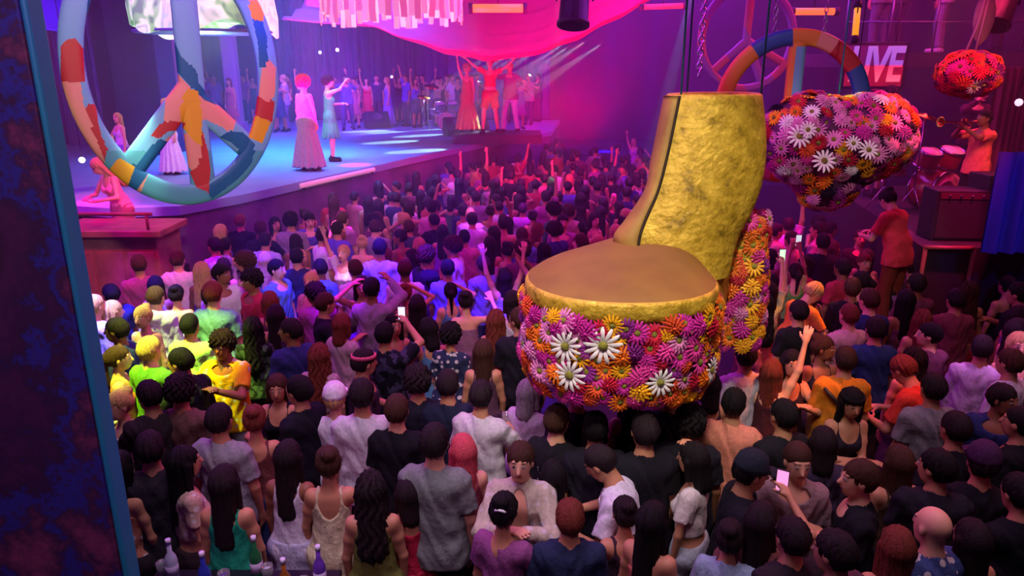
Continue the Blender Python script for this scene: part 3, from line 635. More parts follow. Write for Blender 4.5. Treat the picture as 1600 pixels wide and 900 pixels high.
# first sign (the big one at left); local coordinates mapped on a 296 x 406 drawing centred at (268, 97)
C1 = ['lb', 'dt', 'rd', 'sa', 'ye', 'tl', 'or']
def circ(pts, x, y): return inpoly(x, y, pts)
PATCH = [('dt', [(137, 0), (152, 5), (150, 40), (143, 55), (134, 40)]), ('rd', [(95, 72), (104, 62), (118, 60), (130, 76), (133, 128), (95, 128)]),
 ('sa', [(95, 128), (126, 128), (130, 160), (138, 185), (150, 215), (165, 255), (140, 240), (110, 190)]), ('rd', [(128, 178), (138, 162), (150, 163), (153, 190), (158, 212), (168, 232), (160, 262), (142, 240), (130, 205)]),
 ('ye', [(172, 262), (186, 246), (210, 260), (196, 300), (170, 280)]), ('dt', [(250, 216), (262, 222), (212, 300), (186, 285), (230, 232)]), ('sa', [(262, 214), (285, 205), (232, 270), (215, 310), (203, 300), (240, 240)]),
 ('tl', [(228, 277), (300, 277), (315, 320), (215, 320)]), ('rd', [(235, 212), (248, 194), (265, 188), (290, 192), (284, 203), (262, 205), (248, 216)]), ('ye', [(293, 138), (308, 142), (315, 175), (314, 228), (302, 220), (282, 195), (280, 165)]),
 ('dt', [(268, 55), (282, 88), (306, 110), (310, 130), (338, 164), (318, 156), (290, 128), (276, 112)]), ('rd', [(314, 200), (324, 235), (328, 268), (325, 300), (306, 292), (296, 268), (308, 260), (314, 240)]),
 ('sa', [(280, 235), (285, 208), (318, 210), (320, 245), (306, 270), (286, 255)]), ('sa', [(262, 112), (274, 112), (300, 140), (330, 160), (372, 178), (362, 206), (320, 186), (296, 200), (270, 190), (255, 190)]),
 ('dt', [(342, 214), (356, 205), (378, 206), (398, 225), (392, 255), (370, 280), (330, 310), (318, 292), (345, 275), (366, 255), (372, 232), (360, 222)]), ('ye', [(386, 0), (414, 0), (410, 34), (392, 30)]),
 ('dt', [(393, 30), (408, 30), (416, 60), (416, 106), (404, 106), (402, 70)]), ('sa', [(408, 106), (416, 90), (430, 106), (428, 150), (416, 160), (403, 150)]), ('rd', [(402, 150), (412, 145), (428, 160), (424, 190), (412, 186), (398, 180)]),
 ('ye', [(390, 186), (400, 180), (422, 190), (408, 224), (388, 215)]), ('dt', [(80, -60), (130, -70), (128, -30), (90, -20)])]
RV = 1.40
c1 = Vector((-3.199, 7.3, 3.96)); RV = 1.18; YAW1 = R(30); OV = .72
def paint1(x, z):
    px, py, _ = proj(c1+Vector((math.cos(YAW1)*x, math.sin(YAW1)*x, z)))
    for c, P in PATCH:
        if inpoly(px, py, P): return C1.index(c)
    return 0 if py < 235 else 5
def L1(px, py):      # point of the sign's own plane
    d = ray(px, py); n = Vector((-math.sin(YAW1), math.cos(YAW1), 0)); t = (c1-CAM).dot(n)/d.dot(n); q = CAM+d*t-c1
    return (q.x*math.cos(YAW1)+q.y*math.sin(YAW1), q.z)
peace('peace_sign', c1, YAW1, RV, .205, .085, paint1, C1, 'large peace sign painted in pastel, teal and red patches hanging over the stage edge', [(L1(281, -60), L1(302, 158)), (L1(296, 140), L1(196, 275)), (L1(298, 140), L1(318, 292)), (L1(296, 148), L1(388, 232))], 0, 7.7, n=72, K=700, bw=.235, ov=OV)

# second sign behind the flower heart, third one unpainted farther back
def paint2(x, z):
    a = math.degrees(math.atan2(z, x)) % 360; r = math.hypot(x, z); 
    if abs(x) < .16 and z < .62: return (6 if x < -.0-z*.05 else (0 if z > 0 else 2))
    if 60 < a < 75: return 3
    if 35 < a < 60: return 2
    if 12 < a < 35 or 95 < a < 128: return 7 if r < .86 or a < 100 else (2 if a > 108 else 7)
    if 75 <= a <= 95: return 6
    if a >= 128 and a < 150: return 0 if r > .82 else 6
    return 6 if a < 180 else 3
C2 = C1+['bk']
c2 = atd(1236, 168, 7.9)
peace('peace_sign', c2, R(-6), .72, .17, .12, paint2, C2, 'multicoloured peace sign rising behind the flower heart right of the gold shoe', [((0, .70), (0, -.7)), ((0, -.1), (-.5, -.5)), ((0, -.1), (.5, -.5))], 0, 7.7)
c3 = atd(1168, 60, 11)
pm3 = [mat('paint_lilac', '9a6fb8', .5), mat('paint_rose', 'c06a80', .5)]
peace('peace_sign', c3, R(8), .72, .115, .09, lambda x, z: int(math.sin(x*7+z*5) > .3), [], 'slim lilac and rose peace sign hanging above the gold shoe top', [((0, .7), (-.02, -.06)), ((-.02, -.04), (-.52, -.48)), ((0, -.04), (.28, -.62)), ((0, -.04), (.62, -.36))], 0, 7.7, pm3)

# ------------------------------------------------------------------ flowers
def flower_mesh(kind):
    mb = MB(); layers = {'daisy': [(13, 1.0, .05, .17)], 'gerbera': [(16, 1.0, .06, .15), (13, .72, .16, .14)], 'mum': [(15, 1.0, .05, .15), (13, .80, .20, .15), (10, .58, .34, .14), (7, .34, .44, .12)]}[kind]
    for n, L, lift, wd in layers:
        for k in range(n):
            a = 2*math.pi*(k+(.5 if L < 1 else 0))/n; ca, sa = math.cos(a), math.sin(a); rows = []
            for i, (r, w_, z) in enumerate(((.12, .35, .0), (.45*L, .95, lift+.10*L), (.80*L, 1.0, lift+.12*L), (L, .42, lift+.02*L))):
                for s_ in (-1, 0, 1):
                    x, y = r, s_*w_*wd*.62; zz = z-(.04 if s_ else 0); rows.append((x*ca-y*sa, x*sa+y*ca, zz))
            fs = [(i*3+j, (i+1)*3+j, (i+1)*3+j+1, i*3+j+1) for i in range(3) for j in range(2)]
            mb.cur = 0; mb.add(rows, fs)
    if kind != 'mum': mb.cur = 1; mb.lathe([(.24, .04), (.25, .14), (.17, .22), (0, .25)], 12)
    else: mb.cur = 0; mb.lathe([(.12, .3), (.14, .5), (0, .56)], 8)
    return mb
M_PETAL = objcol('petal', .6, 'none', .2); M_EYE = mat('flower_eye', '8a8a2a', .8, bump=.6, nscale=40)
FM = {k: flower_mesh(k) for k in ('daisy', 'gerbera', 'mum')}; FME = {k: FM[k].mesh('flower', [M_PETAL, M_EYE]) for k in FM}
FC = {'w': 'f2efe6', 'm': 'c42a94', 'p': 'e0409a', 'o': 'f07a1c', 'y': 'f6b41a', 'r': 'c8203c', 'v': '8a2a86', 'lp': 'e58ac0', 'dk': '2a1430', 'or': 'e2562c'}
def place_flower(parent, p, n, r, kind, c, spin, inv):
    o = link('flower', FME[kind], parent, None, FC[c]); q = Vector(n).to_track_quat('Z', 'Y') @ Euler((0, 0, spin)).to_quaternion()
    o.matrix_local = Matrix.LocRotScale(inv @ Vector(p), q, Vector((r, r, r))); return o
def flower_stuff(parent, items, inv):
    groups = {}
    for p, n, r, kind, c, spin in items: groups.setdefault(c, []).append((p, n, r, kind, spin))
    mb = MB(); mats = [M_EYE]
    for c, L in groups.items():
        mats.append(mat('petal_'+c, FC[c], .6)); 
        for p, n, r, kind, spin in L:
            T = Matrix.LocRotScale(inv @ Vector(p), Vector(n).to_track_quat('Z', 'Y') @ Euler((0, 0, spin)).to_quaternion(), Vector((r, r, r)))
            f = FM[kind]; mb.add([T @ Vector(v) for v in f.v], f.f, [0 if i else len(mats)-1 for i in f.mi])
    o = mb.build('flower_covering', mats, parent); o['kind'] = 'stuff'; return o
def cover(parent, samples, whites, palette, rbase, seed, keep=98, inv=None, dmin=.8):
    """samples: list of (p, n); greedy spacing, flowers nearer the camera become parts"""
    rr = random.Random(seed); rr.shuffle(samples); S = []
    inv = inv or parent.matrix_world.inverted()
    for wp, wn, wr in whites: S.append((Vector(wp), Vector(wn), wr, 'daisy', 'w', rr.random()*6))
    for p, n in samples:
        r = rbase*rr.uniform(.8, 1.15)
        if all((p-q[0]).length > dmin*(r+q[2])*.62 for q in S):
            kind = rr.choice(['gerbera', 'mum', 'mum', 'gerbera', 'daisy']); S.append((p, n, r, kind, rr.choice(palette), rr.random()*6))
    def vis(s):
        v = CAM-s[0]; return (v.normalized().dot(s[1]) > -.15, -v.length)
    S.sort(key=vis, reverse=True)
    for p, n, r, k, c, sp in S[:keep]: place_flower(parent, p, n, r, k, c, sp, inv)
    if len(S) > keep: flower_stuff(parent, S[keep:], inv)

# ------------------------------------------------------------------ the giant gold platform shoe
def shoe():
    C = atd(968, 470, 5.15); base = atd(968, 600, 5.0); zb = atd(965, 668, 4.48).z
    r = empty('giant_platform_shoe', (C.x, C.y, zb)); tag(r, 'giant gold platform shoe with flower covered sole hanging above the crowd', 'shoe'); inv = Matrix.Translation(-Vector(r.location))
    g, t, b, N, L = nmat('gold_leaf'); co = N('ShaderNodeTexCoord'); b.inputs['Metallic'].default_value = .25; b.inputs['Roughness'].default_value = .55
    n = N('ShaderNodeTexNoise'); n.inputs['Scale'].default_value = 7; n.inputs['Detail'].default_value = 12; n.inputs['Roughness'].default_value = .72; L(co.outputs['Object'], n.inputs['Vector'])
    rp = N('ShaderNodeValToRGB'); e = rp.color_ramp.elements; e[0].position = .30; e[0].color = (*lin('6e5a14'), 1); e[1].position = .66; e[1].color = (*lin('e6c440'), 1); q = e.new(.45); q.color = (*lin('bc9c22'), 1)
    L(n.outputs['Fac'], rp.inputs['Fac']); L(rp.outputs['Color'], b.inputs['Base Color'])
    v = N('ShaderNodeTexVoronoi'); v.feature = 'DISTANCE_TO_EDGE'; v.inputs['Scale'].default_value = 13; n2 = N('ShaderNodeTexNoise'); n2.inputs['Scale'].default_value = 22; n2.inputs['Detail'].default_value = 6
    L(co.outputs['Object'], n2.inputs['Vector']); L(co.outputs['Object'], v.inputs['Vector'])
    ad = N('ShaderNodeMath'); ad.operation = 'MULTIPLY_ADD'; ad.inputs[1].default_value = .35; L(v.outputs['Distance'], ad.inputs[0]); L(n2.outputs['Fac'], ad.inputs[2])
    bp = N('ShaderNodeBump'); bp.inputs['Strength'].default_value = .75; bp.inputs['Distance'].default_value = .02; L(ad.outputs[0], bp.inputs['Height']); L(bp.outputs['Normal'], b.inputs['Normal'])
    gs = mat('gold_satin', '8c6a1e', .7, .05, noise=.5, col2='755414', nscale=3, bump=.15)
    H = .60; cx, cy = 0, 0
    RX, RY = .655, .60
    def out(a, f=1.0):      # plan outline of the front platform, nearly round toe
        return Vector((RX*f*math.copysign(abs(math.cos(a))**.92, math.cos(a)), RY*f*math.copysign(abs(math.sin(a))**.92, math.sin(a)), 0))
    zt_ = atd(1000, 510, 4.50).z-zb      # height where the gold rim starts
    prof = [(.0, .02), (.80, .0), (.90, .03), (.97, .12), (1.0, .25), (1.0, zt_-.04), (.97, zt_), (0, zt_)]
    K = 64; mb = MB(); vs = [tuple(out(2*math.pi*j/K, f)+Vector((0, 0, z))) for f, z in prof for j in range(K)]
    fs = [(i*K+j, i*K+(j+1) % K, (i+1)*K+(j+1) % K, (i+1)*K+j) for i in range(len(prof)-1) for j in range(K)]
    mb.add(vs, fs).build('platform', mat('sole_rose', '7a2550', .8), r)
    o0 = Vector(r.location); top = zt_; rim = .12
    sf = atd(1012, 385, 5.22)-o0      # foot of the shaft seam
    hv = max(sf.z-top-rim, .1)
    def vamp(rho, a):
        p = out(a, rho*.992); d2 = ((p.x-sf.x-.14)/.42)**2+((p.y-sf.y-.25)/.42)**2
        dome = .07*(1-rho**4)+hv*.95*math.exp(-d2)*(1-rho**8)+.10*max(0, (p.y+.2))*(1-rho**8)
        return Vector((p.x, p.y, top+rim+dome))
    mb = MB(); NR = 22; vs = [tuple(vamp((i/NR)**.8 if i else 0, 2*math.pi*j/K)) for i in range(NR+1) for j in range(K)]
    fs = [(i*K+j, (i+1)*K+j, (i+1)*K+(j+1) % K, i*K+(j+1) % K) for i in range(NR) for j in range(K)]
    mb.add(vs, fs).build('vamp', gs, r)
    mb = MB(); pr = [(.96, top-.02), (1.0, top), (1.012, top+.03), (1.01, top+rim-.02), (.985, top+rim+.006), (.95, top+rim+.004)]
    vs = [tuple(out(2*math.pi*j/128, f)+Vector((0, 0, z+.006*math.sin(j*2.1)*(1 if 0 < i < 4 else 0)))) for i, (f, z) in enumerate(pr) for j in range(128)]
    fs = [(i*128+j, i*128+(j+1) % 128, (i+1)*128+(j+1) % 128, (i+1)*128+j) for i in range(len(pr)-1) for j in range(128)]
    mb.add(vs, fs).build('rim_band', g, r)
    # shaft, lofted through sections
    LV = [(440, 985, 1012, 1138), (400, 968, 1004, 1146), (375, 962, 1003, 1154), (345, 982, 1011, 1170), (300, 1010, 1030, 1187), (250, 1020, 1044, 1195), (200, 1030, 1055, 1195), (150, 1040, 1065, 1190)]
    def section(py, l, s_, rr):
        z = atd(s_, py, 5.22).z; P = []
        for px, d in ((l, 5.36), ((l+s_)/2, 5.25), (s_, 5.2), (s_+(rr-s_)*.35, 5.16), (s_+(rr-s_)*.72, 5.21), (rr-3, 5.34), (rr, 5.48), (rr-14, 5.72), ((s_+rr)/2+8, 5.84), (l+34, 5.72), (l+8, 5.5)):
            q = atd(px, py, d); P.append(Vector((q.x, q.y, z))-o0)
        return P
    secs = [section(*v) for v in LV]; fine = []
    for i in range(len(secs)-1):
        for k in range(5):
            u = k/5; a0, a1, a2, a3 = secs[max(i-1, 0)], secs[i], secs[i+1], secs[min(i+2, len(secs)-1)]
            fine.append([.5*((2*b_)+(c_-a_)*u+(2*a_-5*b_+4*c_-d_)*u*u+(3*b_-a_-3*c_+d_)*u**3) for a_, b_, c_, d_ in zip(a0, a1, a2, a3)])
    fine.append(secs[-1])
    def smooth(P, m=5):
        out_ = []; n_ = len(P)
        for i in range(n_):
            a_, b_, c_, d_ = P[i-1], P[i], P[(i+1) % n_], P[(i+2) % n_]
            for k in range(m):
                u = k/m; out_.append(.5*((2*b_)+(c_-a_)*u+(2*a_-5*b_+4*c_-d_)*u*u+(3*b_-a_-3*c_+d_)*u**3))
        return out_
    S = [smooth(P) for P in fine]; cen = sum(S[-1], Vector())/len(S[-1])
    T1 = S[-1]; S.append([p.lerp(cen, .05)+Vector((0, 0, .012)) for p in T1]); S.append([p.lerp(cen, .13)+Vector((0, 0, .0)) for p in T1]); S.append([p.lerp(cen, .16)-Vector((0, 0, .45)) for p in T1])
    n_ = len(T1); vs = [tuple(p) for P in S for p in P]; fs = [(i*n_+j, (i+1)*n_+j, (i+1)*n_+(j+1) % n_, i*n_+(j+1) % n_)[::-1] for i in range(len(S)-1) for j in range(n_)]
    fs.append(tuple(range((len(S)-1)*n_, len(S)*n_))); MB().add(vs, fs).build('shaft', g, r)
    # raised front panel with the seam along its right edge
    mb = MB(); vs = []
    for P in fine[1:]:
        a, m_, s_ = P[0], P[1], P[2]; nrm = Vector((-.55, -.83, 0)); w_ = (s_-a)
        for u, h_ in ((-.03, .0), (-.03, .03), (.3, .038), (.85, .032), (.88, .0)):
            q = a.lerp(m_, u*2) if u < .5 else m_.lerp(s_, u*2-1); vs.append(tuple(q+nrm*h_))
    nn = 5; fs = [(i*nn+j, i*nn+j+1, (i+1)*nn+j+1, (i+1)*nn+j) for i in range(len(fine)-2) for j in range(nn-1)]
    fs += [tuple(range(nn)), tuple(range(len(vs)-nn, len(vs)))[::-1]]
    mb.add(vs, fs).build('front_panel', mat('gold_flat', 'b8943a', .6, .1, noise=.4, col2='8d6a22', nscale=4), r)
    MB().tube([P[2].lerp(P[1], .16)+Vector((-.55, -.83, 0))*.012 for P in fine[1:]], .011, 6).build('seam', mat('seam_dark', '2a1d0c', .8), r)
    # heel block and arch
    hc = atd(1150, 450, 5.85)-o0; hz1 = atd(1180, 335, 5.8).z-zb; mb = MB()
    mb.lathe([(0, .0), (.19, .0), (.21, .05), (.21, hz1*.6), (.20, hz1*.85), (.17, hz1), (0, hz1+.04)], 40, (hc.x, hc.y, 0), sx=1.0, sy=1.15); mb.build('heel', g, r)
    mb = MB(); mb.box((hc.x*.55, hc.y*.55, .47), (.5, .9, .3), Matrix.Rotation(-.5, 3, 'Z')); mb.build('arch', g, r, bevel=.05)
    # flowers
    smp = []
    rr = random.Random(5)
    for _ in range(2600):
        a = rr.uniform(0, 2*math.pi); z = rr.uniform(.02, top-.01); bul = 1.0 if z > .15 else .93+.07*z/.15
        p = out(a, bul)+Vector((0, 0, z)); nn_ = (out(a+.02)-out(a-.02)).cross(Vector((0, 0, 1))).normalized(); nn_ = (nn_+Vector((0, 0, .05-.6*max(0, .15-z)/.15))+Vector((rr.uniform(-.3, .3), rr.uniform(-.3, .3), rr.uniform(-.2, .3)))).normalized()
        smp.append((p+nn_*.02+o0, nn_))
    def onfront(px, py, rad):      # a flower centred where the ray meets the side wall
        best = None
        for i in range(-90, 91):
            a = -math.pi/2+i*math.pi/180
            for zz in range(0, 50):
                p = out(a)+Vector((0, 0, .01*zz)); q = proj(p+o0); e = (q[0]-px)**2+(q[1]-py)**2
                if best is None or e < best[0]: best = (e, p, a)
        e, p, a = best; nn_ = (out(a+.02)-out(a-.02)).cross(Vector((0, 0, 1))).normalized(); return (p+nn_*.035+o0, nn_, rad)
    wh = [onfront(887, 538, .115), onfront(943, 537, .125), onfront(893, 582, .115), onfront(1029, 594, .10), onfront(1103, 575, .09), onfront(826, 535, .07)]
    heel = []
    for _ in range(900):
        a = rr.uniform(-2.6, 1.2); z = rr.uniform(.0, hz1+.02); ra = .215 if z < hz1*.7 else .19
        nn_ = Vector((math.cos(a), math.sin(a), 0)); nn_ = (nn_+Vector((rr.uniform(-.3, .3), rr.uniform(-.3, .3), rr.uniform(-.1, .4)))).normalized()
        heel.append((Vector((hc.x+ra*math.cos(a), hc.y+ra*1.15*math.sin(a), z))+o0, nn_))
    cover(r, smp+heel, wh, ['m', 'm', 'p', 'o', 'o', 'y', 'y', 'r', 'or', 'lp', 'v', 'p'], .082, 3, 99, inv, .74)
    # cables up to the ceiling
    ca = fine[-1][3]; mb = MB()
    for q in (fine[-1][2], fine[-1][6], fine[-1][9]): mb.tube([q+Vector((0, .02, -.02)), q+Vector((0, .02, 7.78-zb-fine[-1][0].z-.0+fine[-1][0].z))], .008, 6)
    mb.build('cable', mat('teal_cable', '2a8f96', .5), r)
    return r
shoe()

# ------------------------------------------------------------------ flower heart and flower ball
def heart():
    c = atd(1308, 232, 7.45); r = empty('flower_heart', tuple(c)); tag(r, 'big flower covered heart hanging right of the gold shoe', 'flower sculpture'); inv = Matrix.Translation(-c)
    F = Field((-.85, -.5, -.75), (.85, .5, .65), .03)
    F.ell((-.31, 0, .10), (.44, .33, .42), .12); F.ell((.31, 0, .12), (.44, .33, .40), .12); F.cone((0, 0, -.05), (-.06, 0, -.30), .46, .30, .15, .8)
    me, V = F.mesh('core'); me.materials.append(mat('heart_core', '5a2050', .8)); link('core', me, r)
    rr = random.Random(9); smp = []
    for i in rr.sample(range(len(me.polygons)), min(len(me.polygons), 3200)):
        pl = me.polygons[i]; n = Vector(pl.normal); n = (n+Vector([rr.uniform(-.35, .35) for _ in range(3)])).normalized(); smp.append((Vector(pl.center)+Vector(pl.normal)*.02+c, n))
    def on(px, py, rad):
        best = min(((proj(p)[0]-px)**2+(proj(p)[1]-py)**2+(1e6 if n.y > 0 else 0), i) for i, (p, n) in enumerate(smp)); p, n = smp[best[1]]; return (p+Vector((0, -.05, 0)), Vector((0, -.93, .35)), rad)
    cover(r, smp, [on(1244, 214, .12), on(1262, 200, .09), on(1282, 252, .12), on(1350, 232, .10), on(1332, 222, .08)], ['m', 'lp', 'r', 'v', 'o', 'y', 'p', 'lp', 'dk', 'or', 'lp', 'm', 'w', 'lp'], .088, 11, 98, inv, .9)
    MB().tube([(0, .12, .3), (0, .12, 7.79-c.z)], .008, 6).build('cable', MATS['teal_cable'], r)
heart()
def ball():
    c = atd(1513, 116, 8.6); r = empty('flower_ball', tuple(c)); tag(r, 'small red flower ball hanging under pale cords near the right wall', 'flower sculpture'); inv = Matrix.Translation(-c)
    F = Field((-.5, -.4, -.4), (.5, .4, .4), .03); F.ell((0, 0, 0), (.33, .28, .23), 0); me, V = F.mesh('core'); me.materials.append(MATS['heart_core']); link('core', me, r)
    rr = random.Random(4); smp = []
    for pl in me.polygons:
        n = (Vector(pl.normal)+Vector([rr.uniform(-.3, .3) for _ in range(3)])).normalized(); smp.append((Vector(pl.center)+Vector(pl.normal)*.015+c, n))
    best = min(smp, key=lambda s: (proj(s[0])[0]-1521)**2+(proj(s[0])[1]-136)**2+(1e6 if s[1].y > 0 else 0))
    cover(r, smp, [(best[0], best[1], .10)], ['r', 'or', 'p', 'or', 'r', 'o', 'v'], .095, 2, 60, inv, .8)
    mb = MB(); 
    for sx in (-.10, .02): mb.tube([(sx, -.02, .2), (sx*.5+.05, 0, .5), (sx*.3+.08, .0, .85)], .014, 6)
    mb.tube([(.08, 0, .8), (.08, 0, 7.79-c.z)], .008, 6); mb.build('cord', mat('pale_cord', '8f9a88', .6), r)
    mb = MB(); mb.lathe([(0, -.30), (.08, -.22), (.125, -.05), (.12, .1), (.07, .25), (0, .32)], 20, (.10, .05, .62), sx=1, sy=.35); mb.build('leaf', mat('sage_green', '87927e', .6, noise=.4, col2='5f6a5c', nscale=4), r)
ball()
# ------------------------------------------------------------------ ceiling drape, lamps, sign
def drape():
    E = [(520, 20), (560, 38), (600, 52), (650, 68), (700, 80), (755, 88), (810, 84), (860, 72), (910, 52), (960, 28), (1010, 2), (1060, -26)]
    A = [atd(px, py, 15.2-.0*i) for i, (px, py) in enumerate(E)]; B = []
    for i, p in enumerate(A): u = i/(len(A)-1); B.append(Vector((p.x*1.02, p.y+4.2, 7.3-1.4*math.sin(math.pi*min(1, u*1.0)))))
    mb = MB()
    def fn(u, v):
        s = u*(len(A)-1); i = min(int(s), len(A)-2); f = s-i; a = A[i].lerp(A[i+1], f); b = B[i].lerp(B[i+1], f); p = a.lerp(b, v)
        p.z += -.55*math.sin(math.pi*v)*math.sin(math.pi*u)+.05*math.sin(v*34+u*3)+.03*math.sin(v*61+u*8)+.02*math.sin(u*50); return tuple(p)
    mb.grid(fn, 60, 60)
    m, t, b, N, L = nmat('pink_sheer'); b.inputs['Base Color'].default_value = (*lin('f81a6e'), 1); b.inputs['Roughness'].default_value = .8
    tr = N('ShaderNodeBsdfTranslucent'); tr.inputs[0].default_value = (*lin('f81a6e'), 1); mx = N('ShaderNodeMixShader'); mx.inputs[0].default_value = .4
    L(b.outputs[0], mx.inputs[1]); L(tr.outputs[0], mx.inputs[2]); L(mx.outputs[0], t.nodes['Material Output'].inputs[0])
    o = mb.build('ceiling_drape', m); o.modifiers.new('s', 'SOLIDIFY').thickness = .015
    tag(o, 'magenta cloth swag sweeping down from the ceiling above the stage', 'drape')
    E = [(440, 30), (500, 36), (560, 40), (620, 44), (700, 40)]
    A2 = [atd(px, py, 17.5) for px, py in E]; mb = MB()
    def fn2(u, v):
        s = u*(len(A2)-1); i = min(int(s), len(A2)-2); a = A2[i].lerp(A2[i+1], s-i); p = a.lerp(Vector((a.x, a.y+5, 7.5)), v); p.z += -.5*math.sin(math.pi*v)+.04*math.sin(v*30); return tuple(p)
    mb.grid(fn2, 30, 40); o = mb.build('ceiling_drape', m); o.modifiers.new('s', 'SOLIDIFY').thickness = .015
    tag(o, 'purple lit cloth panel behind the fringed lampshade', 'drape')
    mb = MB(); A3 = [atd(px, py, 13) for px, py in ((40, 52), (70, 50), (104, 47), (125, 20))]
    def fn3(u, v):
        s = u*(len(A3)-1); i = min(int(s), len(A3)-2); a = A3[i].lerp(A3[i+1], s-i); return tuple(a.lerp(Vector((a.x-.3, a.y+2, 7.4)), v)+Vector((0, 0, -.3*math.sin(math.pi*v)+.05*math.sin(v*25+u*6))))
    mb.grid(fn3, 20, 30); o = mb.build('ceiling_drape', mat('blue_sheer', '4a4ad0', .7)); o.modifiers.new('s', 'SOLIDIFY').thickness = .015
    tag(o, 'blue lit cloth hanging from the ceiling beside the near pillar', 'drape')
drape()
spot('drape_light', atd(80, 130, 10.5), atd(75, 20, 13), 50, 160, (.05, .02, 1))
def fringe_lamp():
    c = atd(612, -10, 12.5); r = empty('fringed_lampshade', tuple(c)); tag(r, 'round lampshade of pale pink fringe strips above the stage', 'lampshade')
    RR = 1.20; mb = MB(); mb.lathe([(RR*.5, .55), (RR*.8, .45), (RR, .2), (RR, .14), (RR-.03, .14), (RR-.03, .2), (RR*.78, .42), (RR*.5, .52)], 48); mb.build('frame', mat('shade_rose', 'd87a94', .7, emit=.25, emcol='e0709a'), r)
    rr = random.Random(3); ms = [mat('fringe_a', 'f2c8cc', .7, emit=.42, emcol='f0b0b4'), mat('fringe_b', 'e89aa8', .7, emit=.30, emcol='e48a9c')]
    n = 64
    for k in range(n):
        a = 2*math.pi*(k+rr.uniform(-.2, .2))/n; L_ = .62+rr.uniform(-.12, .08); w = 2*math.pi*RR/n*.97; ca, sa = math.cos(a), math.sin(a); mb = MB()
        for off in (0, .012):
            mb.grid(lambda u, v: ((RR-off+.012*math.sin(v*6+k))*ca-(u-.5)*w*(1-.12*v)*sa+.006*math.sin(v*7+k*2), (RR-off+.012*math.sin(v*6+k))*sa+(u-.5)*w*(1-.12*v)*ca, .18-L_*v), 2, 8)
        mb.build('fringe_strip', ms[k % 2], r)
    MB().tube([(0, 0, .5), (0, 0, 7.79-c.z)], .02, 8).build('rod', DARK, r)
    l = bpy.data.lights.new('bulb_light', 'POINT'); l.energy = 60; l.color = (1, .55, .65); l.shadow_soft_size = .2; lo = bpy.data.objects.new('bulb_light', l); COL.objects.link(lo); lo.location = c
fringe_lamp()
def lantern():
    c = atd(318, 15, 13.0); r = empty('glowing_lantern', tuple(c)); tag(r, 'wide glowing green and white cloth lantern behind the large peace sign', 'lantern')
    m, t, b, N, L = nmat('lantern_glow'); co = N('ShaderNodeTexCoord'); n = N('ShaderNodeTexNoise'); n.inputs['Scale'].default_value = 1.3; n.inputs['Distortion'].default_value = 1.5; L(co.outputs['Object'], n.inputs['Vector'])
    rp = N('ShaderNodeValToRGB'); e = rp.color_ramp.elements; e[0].position = .36; e[0].color = (*lin('6f9a72'), 1); e[1].position = .72; e[1].color = (*lin('ffd9b0'), 1)
    for p_, c_ in ((.43, '9fe08a'), (.5, 'f6ffe8'), (.57, 'a8c8b0'), (.64, 'fff8dc')): q = e.new(p_); q.color = (*lin(c_), 1)
    L(n.outputs['Fac'], rp.inputs['Fac']); L(rp.outputs['Color'], b.inputs['Base Color']); L(rp.outputs['Color'], b.inputs['Emission Color']); b.inputs['Emission Strength'].default_value = .85
    mb = MB(); K = 72; prof = [(0.3, .9), (.8, .8), (1.15, .4), (1.22, 0), (1.20, -.32), (1.16, -.34), (1.12, -.3), (1.14, 0), (1.05, .38), (.7, .75), (.3, .84)]
    vs = [((rr_*(1+.03*math.sin(8*2*math.pi*j/K)))*math.cos(2*math.pi*j/K), rr_*(1+.03*math.sin(8*2*math.pi*j/K))*math.sin(2*math.pi*j/K), z+(-.10*math.sin(3*2*math.pi*j/K+.6)-.05*math.sin(8*2*math.pi*j/K) if z < .1 else 0)) for rr_, z in prof for j in range(K)]
    fs = [(i*K+j, i*K+(j+1) % K, (i+1)*K+(j+1) % K, (i+1)*K+j)[::-1] for i in range(len(prof)-1) for j in range(K)]
    mb.add(vs, fs).build('shade', m, r); mb = MB(); mb.lathe([(0, -.1), (1.08, -.12), (1.08, -.16), (0, -.15)], 48); mb.build('diffuser', m, r)
    mb = MB(); mb.lathe([(1.13, -.40), (1.19, -.40), (1.19, -.36), (1.13, -.36)], 48); mb.build('rim', mat('dull_blue', '5a7f9c', .6), r)
    MB().tube([(0, 0, .8), (0, 0, 7.79-c.z)], .02, 8).build('rod', DARK, r)
    l = bpy.data.lights.new('bulb_light', 'POINT'); l.energy = 110; l.color = (.7, 1, .7); l.shadow_soft_size = .3; lo = bpy.data.objects.new('bulb_light', l); COL.objects.link(lo); lo.location = c-Vector((0, 0, .5))
lantern()
def tube_lamp(px0, py0, px1, py1, d, rad, col, e, label, group=None):
    a, b = atd(px0, py0, d), atd(px1, py1, d); c = (a+b)/2; r = empty('tube_lamp', tuple(c)); MB().tube([a-c, b-c], rad, 12).build('glowing_tube', mat('glow_'+col, col, .4, emit=e), r)
    dd = (b-a).normalized()
    for q, s in ((a-c, -1), (b-c, 1)): MB().tube([q-dd*.01*s, q+dd*.07*s], rad*1.3, 10).build('end_cap', DARK, r)
    up = max(a.z, b.z); hgt = 7.79-c.z; MB().tube([(0, 0, 0), (0, .02, hgt)], .008, 6).build('wire', DARK, r); tag(r, label, 'lamp', group)
tube_lamp(1240, 18, 1304, 18, 12, .055, 'ff6a2a', 1.3, 'orange glowing tube lamp above the multicoloured peace sign')
tube_lamp(1340, 12, 1336, 58, 9.5, .04, 'f2a01e', .9, 'slanting yellow tube lamp above the LIVE sign')
tube_lamp(738, 13, 818, 13, 14.5, .08, 'ff7a3a', 1.1, 'orange tube lamp over the magenta cloth swag')
tube_lamp(1005, 11, 1068, 9, 14.5, .05, 'ff2a4a', 1.0, 'red tube lamp at the right end of the cloth swag')
